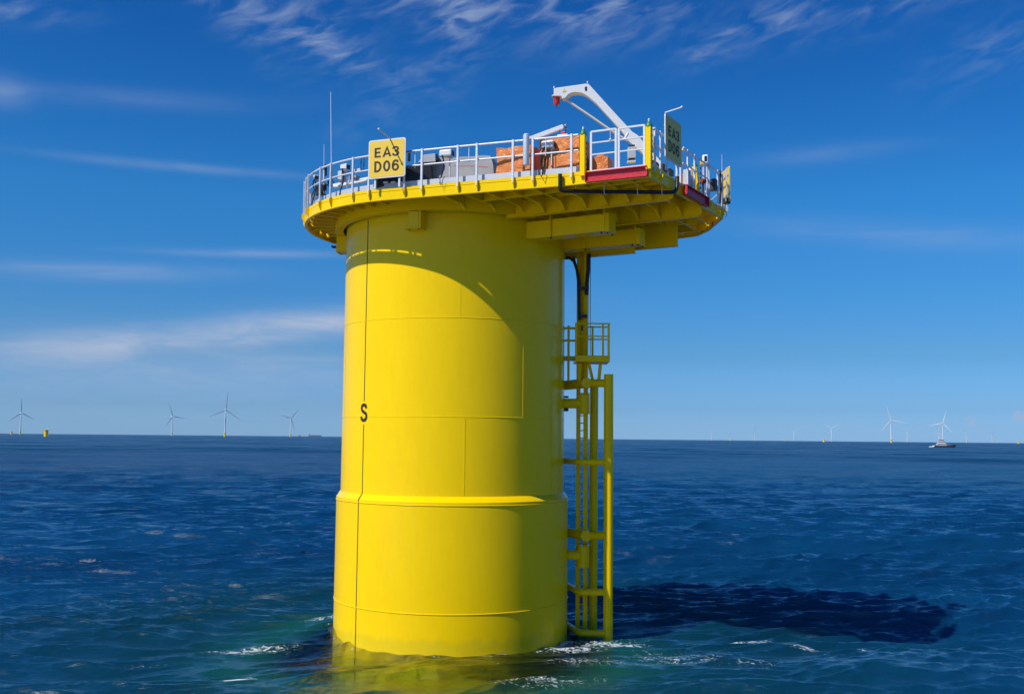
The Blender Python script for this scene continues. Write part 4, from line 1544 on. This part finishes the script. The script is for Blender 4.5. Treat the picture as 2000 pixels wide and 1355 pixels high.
# ------------------------------------------------------------------ boat landing
bl = thing('boat_landing', (4.4, -0.9, 0), 'yellow tubular boat landing with two vertical tubes standing in the sea beside the column', 'boat landing')
FX, FY = 4.80, -1.34
MB().tube((4.78, FY, -4), (4.80, FY, 8.04), 0.148, seg=24).build('fender_tube', M['yellow'], bl)
MB().tube((4.395, -0.23, -4), (4.44, -0.23, 7.86), 0.135, seg=24).build('fender_tube', M['yellow'], bl)
for z, r in ((5.31, 0.105), (1.34, 0.105), (0.10, 0.11)):
    MB().path([(3.05, 0.9, z), (3.56, 0.18, z), (3.80, -0.85, z), (3.86, -1.12, z), (3.93, -1.27, z), (4.05, -1.33, z), (4.8, -1.34, z)], r, 14).build('brace_tube', M['yellow'], bl)
for z, zc in ((7.76, 7.78), (3.07, 3.02)):
    MB().tube((3.25, 0.4, z - 0.02), (4.13, -0.95, zc), 0.155, seg=20).build('brace_tube', M['yellow'], bl)
    MB().tube((4.14, -1.00, zc), (4.8, -1.34, z), 0.125, seg=20).build('brace_tube', M['yellow'], bl)
    MB().tube((4.16, -0.55, zc), (4.12, -1.16, zc), 0.165, seg=24).build('node_stub', M['yellow'], bl)
for z0, z1, zs in ((6.80, 7.42, 7.13), (2.05, 2.70, 2.42)):
    MB().tube((4.05, -1.02, z0), (4.05, -1.02, z1), 0.185, seg=24).build('sleeve', M['yellow'], bl)
    MB().tube((3.0, -0.95, zs), (4.05, -1.02, zs), 0.155, seg=20).build('sleeve_arm', M['yellow'], bl)
    MB().lathe([(0.19, z1 + 0.02), (0.24, z1 + 0.02), (0.24, z1 + 0.04), (0.10, z1 + 0.04)], c=(4.05, -1.02), seg=20).build('sleeve_flange', M['yellow'], bl)

# ladder up the landing to the platform
ld = thing('access_ladder', (4.05, -0.8, 0), 'long vertical yellow ladder seen edge on between the landing tubes and the platform', 'ladder')
LA, LB = (3.905, -0.62), (4.125, -0.80)
for (x, y), w in ((LA, 0.115), (LB, 0.125)):
    MB().box((x, y, 4.0), (w, 0.09, 16.6), R(-20)).build('side_rail', M['yellow'], ld)
m = MB()
z = -1.0
while z < 12.1:
    m.tube((LA[0], LA[1], z), (LB[0], LB[1], z), 0.017, seg=8)
    z += 0.235
m.build('rungs', M['yellow'], ld)

# column that carries the cables
tb = thing('cable_mast', (4.07, -0.7, 7.9), 'brown yellow upright pipe with black hoses between rest platform and deck', 'pipe')
MB().tube((4.06, -0.56, 7.9), (4.10, -0.56, 12.3), 0.150, seg=20).build('pipe', M['yellow'], tb)
MB().path([at(1104, 496, -0.9), at(1112, 496, -0.9), at(1120, 503, -0.9), at(1126, 520, -0.9), at(1129, 545, -0.9), at(1130, 575, -0.9), at(1131, 620, -0.9)], 0.048, 10).build('hose', M['black'], tb)
MB().path([at(1119, 493, -0.95), at(1124, 510, -0.95), at(1130, 530, -0.95), at(1133, 560, -0.95)], 0.030, 8).build('hose', M['black'], tb)
MB().path([at(1149, 488, -0.85), at(1148.5, 520, -0.85), at(1146, 545, -0.85), at(1145, 570, -0.85)], 0.065, 10).build('hose', M['black'], tb)
m = MB()
for py, w in ((556, 0.34), (612, 0.24)):
    c = at(1139, py, -0.95)
    m.box(c, (w, 0.16, 0.09))
build_each(m, 'clamp', M['dark'], tb)
m = MB().tube(at(1153, 490, -1.0), at(1152.5, 690, -1.0), 0.010, seg=6)
m.build('guide_wire', M['dark'], tb)

# rest platform half way up
rp = thing('rest_platform', (4.4, -1.0, 8.5), 'small yellow rest platform with a handrail on the ladder beside the column', 'platform')
m = MB()
Y = -1.45
a, b = at(1123, 698, Y), at(1192, 698, Y)
m.box(((a.x + b.x) / 2, Y + 0.55, 8.52), (b.x - a.x, 1.1, 0.20))
m.build('floor', M['yellow'], rp, bevel=0.01)
MB().box((3.75, -0.35, 8.60), (0.62, 0.8, 0.10)).build('floor', M['yellow'], rp)
m = MB()
for px, yy in ((1124, Y), (1178, Y), (1189.5, Y), (1157, Y + 0.95), (1189, Y + 1.0)):
    c = at(px, 690, yy)
    m.box((c.x, yy, 9.12), (0.065, 0.05, 1.04))
for px, yy in ((1109, -0.75),):
    c = at(px, 690, yy)
    m.box((c.x, yy, 8.75), (0.075, 0.06, 1.75))
build_each(m, 'rail_post', M['yellow'], rp)
for z in (9.62, 9.22):
    m = MB()
    c0, c1, c2 = at(1124, 690, Y), at(1190, 690, Y), at(1189, 690, Y + 1.0)
    m.path([(c0.x, Y, z), (c1.x, Y, z), (c1.x + 0.02, Y + 0.05, z), (c2.x, Y + 1.0, z), (c0.x + 0.3, Y + 1.0, z)], 0.022, 8)
    c = at(1101, 690, -0.75)
    m.path([(c.x - 0.1, -0.75, z - 0.06), (4.0, -0.75, z - 0.06)], 0.020, 8)
    m.path([(c.x - 0.1, -0.2, z - 0.04), (4.0, -0.2, z - 0.04)], 0.018, 8)
    build_each(m, 'hand_rail', M['yellow'], rp)
m = MB()
m.tube(at(1148, 699, -1.0), at(1158, 742, -0.9), 0.05, seg=10)
m.tube(at(1174, 699, -1.1), at(1169, 744, -1.2), 0.055, seg=10)
m.tube(at(1131, 705, -1.2), at(1131, 742, -1.0), 0.06, seg=10)
build_each(m, 'strut', M['yellow'], rp)
m = MB()
m.box(at(1136, 636, Y - 0.04), (0.06, 0.05, 0.16))
m.build('gate_hinge', M['dark'], rp)
# little anodes/brackets on the column side
m = MB()
for py in (775, 798):
    c = at(1104, py, 0.0)
    m.box(c + Vector((0.03, 0, 0)), (0.14, 0.08, 0.06 if py == 775 else 0.16))
build_each(m, 'side_lug', M['dark'], tower)


for t_ in (bl, ld, tb, rp):
    t_.location += Vector((0.06, 0.72, 0))

# ------------------------------------------------------------------ wind turbines far away
def blade(theta, rlen=72.0):
    n = 7
    prof = [(1.6, 1.8), (6, 3.2), (16, 4.2), (32, 3.3), (50, 2.3), (66, 1.4), (rlen, 0.5)]
    vs, fs = [], []
    for r, c in prof:
        for sx_, sy_ in ((-0.5, 0), (0, -0.16), (0.5, 0), (0, 0.16)):
            vs.append(Vector((sx_ * c, sy_ * c - 0.0006 * r * r, r)))
    for i in range(n - 1):
        for k in range(4):
            j = (k + 1) % 4
            fs.append((i * 4 + k, i * 4 + j, (i + 1) * 4 + j, (i + 1) * 4 + k))
    fs += [(3, 2, 1, 0), tuple((n - 1) * 4 + k for k in range(4))]
    rot = Matrix.Rotation(theta, 3, 'Y')
    vs = [rot @ v for v in vs]
    return vs, fs


def turbine(x, y, yaw, spin, label):
    t = thing('wind_turbine', (x, y, 0), label, 'wind turbine', 'white wind turbines along the horizon')
    face = math.atan2(CAM[0] - x, y - CAM[1])      # rotor turned to the viewer, then yawed
    t.rotation_euler[2] = face + yaw
    H = 105.0

    def put(m, nm, ma, par=t):
        me_o = m.build(nm, ma, None, loc=(0, 0, 0))
        me_o.parent = par
        return me_o
    put(MB().lathe([(3.4, 14), (3.2, 20), (2.1, H - 2), (0.0, H - 2)], seg=20), 'tower', M['turbine'])
    put(MB().lathe([(3.7, -2), (3.7, 14), (5.2, 14), (5.2, 15), (3.4, 15)], seg=20), 'base', M['yellow'])
    m = MB()
    m.box((0, 4, H), (4.4, 14, 4.4))
    put(m, 'nacelle', M['turbine'])
    m = MB()
    m.lathe([(0.0, -0.1), (2.2, 0.0), (2.0, 2.0), (0.0, 3.4)], seg=14)
    m.v = [(a, -b3_ - 4.2, c_ + H) for a, c_, b3_ in m.v]
    put(m, 'hub', M['turbine'])
    for k in range(3):
        vs, fs = blade(R(spin + 120 * k))
        put(MB().add([(v.x, v.y - 5.2, v.z + H) for v in vs], fs, True), 'blade', M['turbine'])
    return t


for x, y, yaw, spin, lab in (
        (-2407, 5022, 25, -4, 'wind turbine at the far left edge, next to the tiny yellow foundation'),
        (-1842, 5566, 30, -22, 'slim wind turbine second from the left on the horizon'),
        (-1112, 3975, 14, 5, 'tallest wind turbine left of the yellow column with three blades spread wide'),
        (-1259, 5852, 35, 42, 'wind turbine closest to the left side of the yellow column'),
        (2117, 10834, 20, 0, 'faint wind turbine first right of the boat landing'),
        (2600, 10961, 40, 10, 'faint wind turbine second right of the boat landing'),
        (3248, 11800, 10, 55, 'faint wind turbine third right of the boat landing, left of the pale foundation'),
        (2524, 8081, 5, -60, 'small wind turbine just right of the pale yellow foundation on the right horizon'),
        (1772, 4766, 15, -18, 'tall white wind turbine left of the patrol boat'),
        (3660, 9484, 20, 50, 'faint wind turbine between the tall one and the patrol boat'),
        (2281, 5403, 0, 17, 'tall white wind turbine rising directly above the patrol boat'),
        (4727, 11352, 10, 0, 'faint wind turbine just behind and left of the one above the boat'),
        (4891, 11027, 30, -150, 'faint wind turbine first right of the patrol boat'),
        (5647, 12058, 40, -70, 'faint wind turbine nearest the right edge of the horizon')):
    turbine(x, y, R(yaw), spin, lab)


# ------------------------------------------------------------------ other foundations far away
def far_foundation(x, y, label, turn=0.0):
    t = thing('distant_foundation', (x, y, 0), label, 'foundation', 'unfinished foundations on the horizon')
    t.rotation_euler[2] = turn

    def put(m, nm, ma):
        o = m.build(nm, ma, None, loc=(0, 0, 0))
        o.parent = t
    put(MB().lathe([(3.63, -2), (3.63, 4.2), (3.5, 4.3), (3.5, 12.6), (0, 12.6)], seg=32), 'column', M['yellow'])
    put(MB().prism([F(4.8 * math.cos(a), 4.8 * math.sin(a)) for a in np.linspace(R(62), R(277), 24)] + [F(8.2, -3.7), F(8.25, 1.9), F(5.8, 4.2)], 12.6, 13.0), 'platform', M['yellow'])
    m = MB()
    for a in np.linspace(0, 2 * math.pi, 15)[:-1]:
        m.tube((4.6 * math.cos(a), 4.6 * math.sin(a), 13), (4.6 * math.cos(a), 4.6 * math.sin(a), 14.1), 0.06, seg=6)
    m.lathe([(4.55, 14.05), (4.65, 14.1), (4.55, 14.15)], seg=32)
    put(m, 'railing', M['galv_white'])
    put(MB().tube((4.6, -1.0, -2), (4.6, -1.0, 8), 0.3, seg=8).tube((4.3, 0, -2), (4.3, 0, 12.5), 0.3, seg=8), 'boat_landing', M['yellow'])
    put(MB().bar((6, -3, 13), (4, -2, 16), 0.4, 0.4).bar((4, -2, 16), (2, -1, 16.3), 0.4, 0.4), 'crane', M['white'])


for x, y, lab in ((-901, 1967, 'small yellow foundation without a tower on the left horizon'),
                  (-2132, 4367, 'tiniest yellow foundation at the far left edge, left of a turbine'),
                  (1398, 4567, 'tiny pale yellow foundation beside a small turbine on the right horizon'),
                  (1914, 8967, 'speck sized foundation between the first two faint turbines on the right'),
                  (2388, 8967, 'speck sized foundation just left of the third faint turbine'),
                  (2955, 5967, 'tiny foundation at the far right edge of the horizon')):
    far_foundation(x, y, lab)


# ------------------------------------------------------------------ vessels
def hull_mesh(L, B, Hh, bow=0.25, zk=-1.0, sheer=1.2):
    """loft along x, bow towards +x"""
    st = np.linspace(0, 1, 15)
    vs, fs = [], []
    for s in st:
        w = B / 2 * (1 if s < 1 - bow else math.sqrt(max(0.0, 1 - ((s - (1 - bow)) / bow) ** 2)) * 0.98 + 0.02)
        w *= 0.88 + 0.12 * min(1, s * 5)
        top = Hh + sheer * max(0, (s - 0.45) / 0.55) ** 2
        x = (s - 0.5) * L
        xo = bow * L * 0.12 * max(0, (s - 0.8) / 0.2)
        vs += [(x - xo, -w * 0.55, zk), (x, -w * 0.9, Hh * 0.25), (x + xo, -w, top), (x + xo, w, top), (x, w * 0.9, Hh * 0.25), (x - xo, w * 0.55, zk)]
    n = len(st)
    for i in range(n - 1):
        for k in range(6):
            j = (k + 1) % 6
            fs.append((i * 6 + k, (i + 1) * 6 + k, (i + 1) * 6 + j, i * 6 + j))
    fs += [(0, 1, 2, 3, 4, 5), tuple((n - 1) * 6 + k for k in range(5, -1, -1))]
    return vs, fs


def vessel_put(t, m, nm, ma):
    o = m.build(nm, ma, None, loc=(0, 0, 0))
    o.parent = t
    return o


boat = thing('patrol_boat', (485, 1117, 0), 'dark hulled workboat with a white wheelhouse below a wind turbine on the right', 'boat')
boat.rotation_euler[2] = R(-14)
boat.scale = (0.9, 0.9, 0.85)
vs, fs = hull_mesh(25, 7.0, 2.3, 0.35, -1.2, 1.6)
vessel_put(boat, MB().add(vs, fs), 'hull', M['hull'])
m = MB()
m.box((-3.4, 0, 3.7), (11.5, 5.8, 3.0))
m.box((-3.6, 0, 6.5), (8.6, 5.0, 2.6))
m.box((-3.9, 0, 9.0), (5.8, 4.2, 2.4))
w = vessel_put(boat, m, 'wheelhouse', M['grey_box'])
m = MB()
m.box((-3.5, 0, 9.3), (5.9, 4.3, 1.0))
m.box((-3.2, 0, 6.9), (8.4, 5.1, 0.8))
m.box((-2.8, 0, 4.0), (10.6, 5.9, 0.8))
for o in build_each(m, 'window', M['glass'], None, loc=(0, 0, 0)):
    o.parent = w
m = MB()
m.tube((-5, 0, 10.2), (-5, 0, 15.5), 0.28, 0.14, seg=8)
m.bar((-5, -1.4, 13.2), (-5, 1.4, 13.2), 0.2, 0.25)
m.box((-5.2, 0, 11.6), (1.6, 2.4, 0.5))
m.tube((-8.2, 0, 2.5), (-8.2, 0, 6.5), 0.15, seg=8)
vessel_put(boat, m, 'mast', M['galv_white'])
m = MB()
for i in range(18):
    x_ = -11.5 + i * 1.4
    m.tube((x_ if x_ < 12 else 12, -3.2 if x_ < 6 else -3.2 + (x_ - 6) * 0.4, 2.3), (x_, -3.2 if x_ < 6 else -3.2 + (x_ - 6) * 0.4, 3.4), 0.05, seg=6)
m.bar((-11.5, -3.2, 3.4), (6, -3.2, 3.5), 0.08, 0.08)
vessel_put(boat, m, 'guard_rail', M['galv_white'])
m = MB()
rg = np.random.default_rng(3)
for i in range(60):
    u = rg.uniform(0, 1)
    m.ball((-10.5 - 5.5 * u * rg.uniform(0.2, 1), rg.normal(0, 1.7), rg.uniform(-0.2, 1.9) * (1 - 0.7 * u)), rg.uniform(0.3, 0.9), 7, 5, 0.6)
fo = m.build('wake_foam', mat('spray', (0.75, 0.78, 0.8), 0.9), None, loc=(485, 1117, 0), rz=R(-14))
tag(fo, 'white churned wake behind the stern of the workboat', 'foam', kind='stuff')

ship = thing('cargo_ship', (-1617, 8467, 0), 'long low grey ship on the horizon close to the left side of the column', 'ship')
ship.rotation_euler[2] = R(176)
vs, fs = hull_mesh(108, 17, 8, 0.15, -3, 3)
vessel_put(ship, MB().add(vs, fs), 'hull', M['ship'])
m = MB()
m.box((-10, 0, 11), (78, 14, 5.5))
vessel_put(ship, m, 'cargo', M['ship'])
vessel_put(ship, MB().box((45, 0, 12), (10, 13, 9)).box((47, 0, 19), (2, 2, 6)), 'bridge', M['ship'])
ship = thing('cargo_ship', (-1742, 8467, 0), 'tiny grey vessel on the horizon between the long ship and a turbine', 'ship')
vs, fs = hull_mesh(24, 8, 6, 0.3, -2, 2)
vessel_put(ship, MB().add(vs, fs), 'hull', M['ship'])
vessel_put(ship, MB().box((-2, 0, 9), (9, 6, 6)), 'bridge', M['ship'])

hz = MB().prism([(-16000, -16000), (16000, -16000), (16000, 16000), (-16000, 16000)], -9.0, 240.0)
hm_ = bpy.data.materials.new('haze')
hm_.use_nodes = True
t = NT(hm_.node_tree)
t.n.clear()
pv = t.node('ShaderNodeVolumePrincipled')
pv.inputs['Color'].default_value = (0.55, 0.78, 1.0, 1)
pv.inputs['Density'].default_value = 1.8e-5
pv.inputs['Anisotropy'].default_value = 0.2
t.l.new(pv.outputs[0], t.node('ShaderNodeOutputMaterial').inputs['Volume'])
ho = hz.build('haze', hm_)
tag(ho, None, None, kind='stuff')
ho['label'] = 'pale blue sea haze that fades the far turbines'
ho['category'] = 'haze'

bpy.context.view_layer.update()
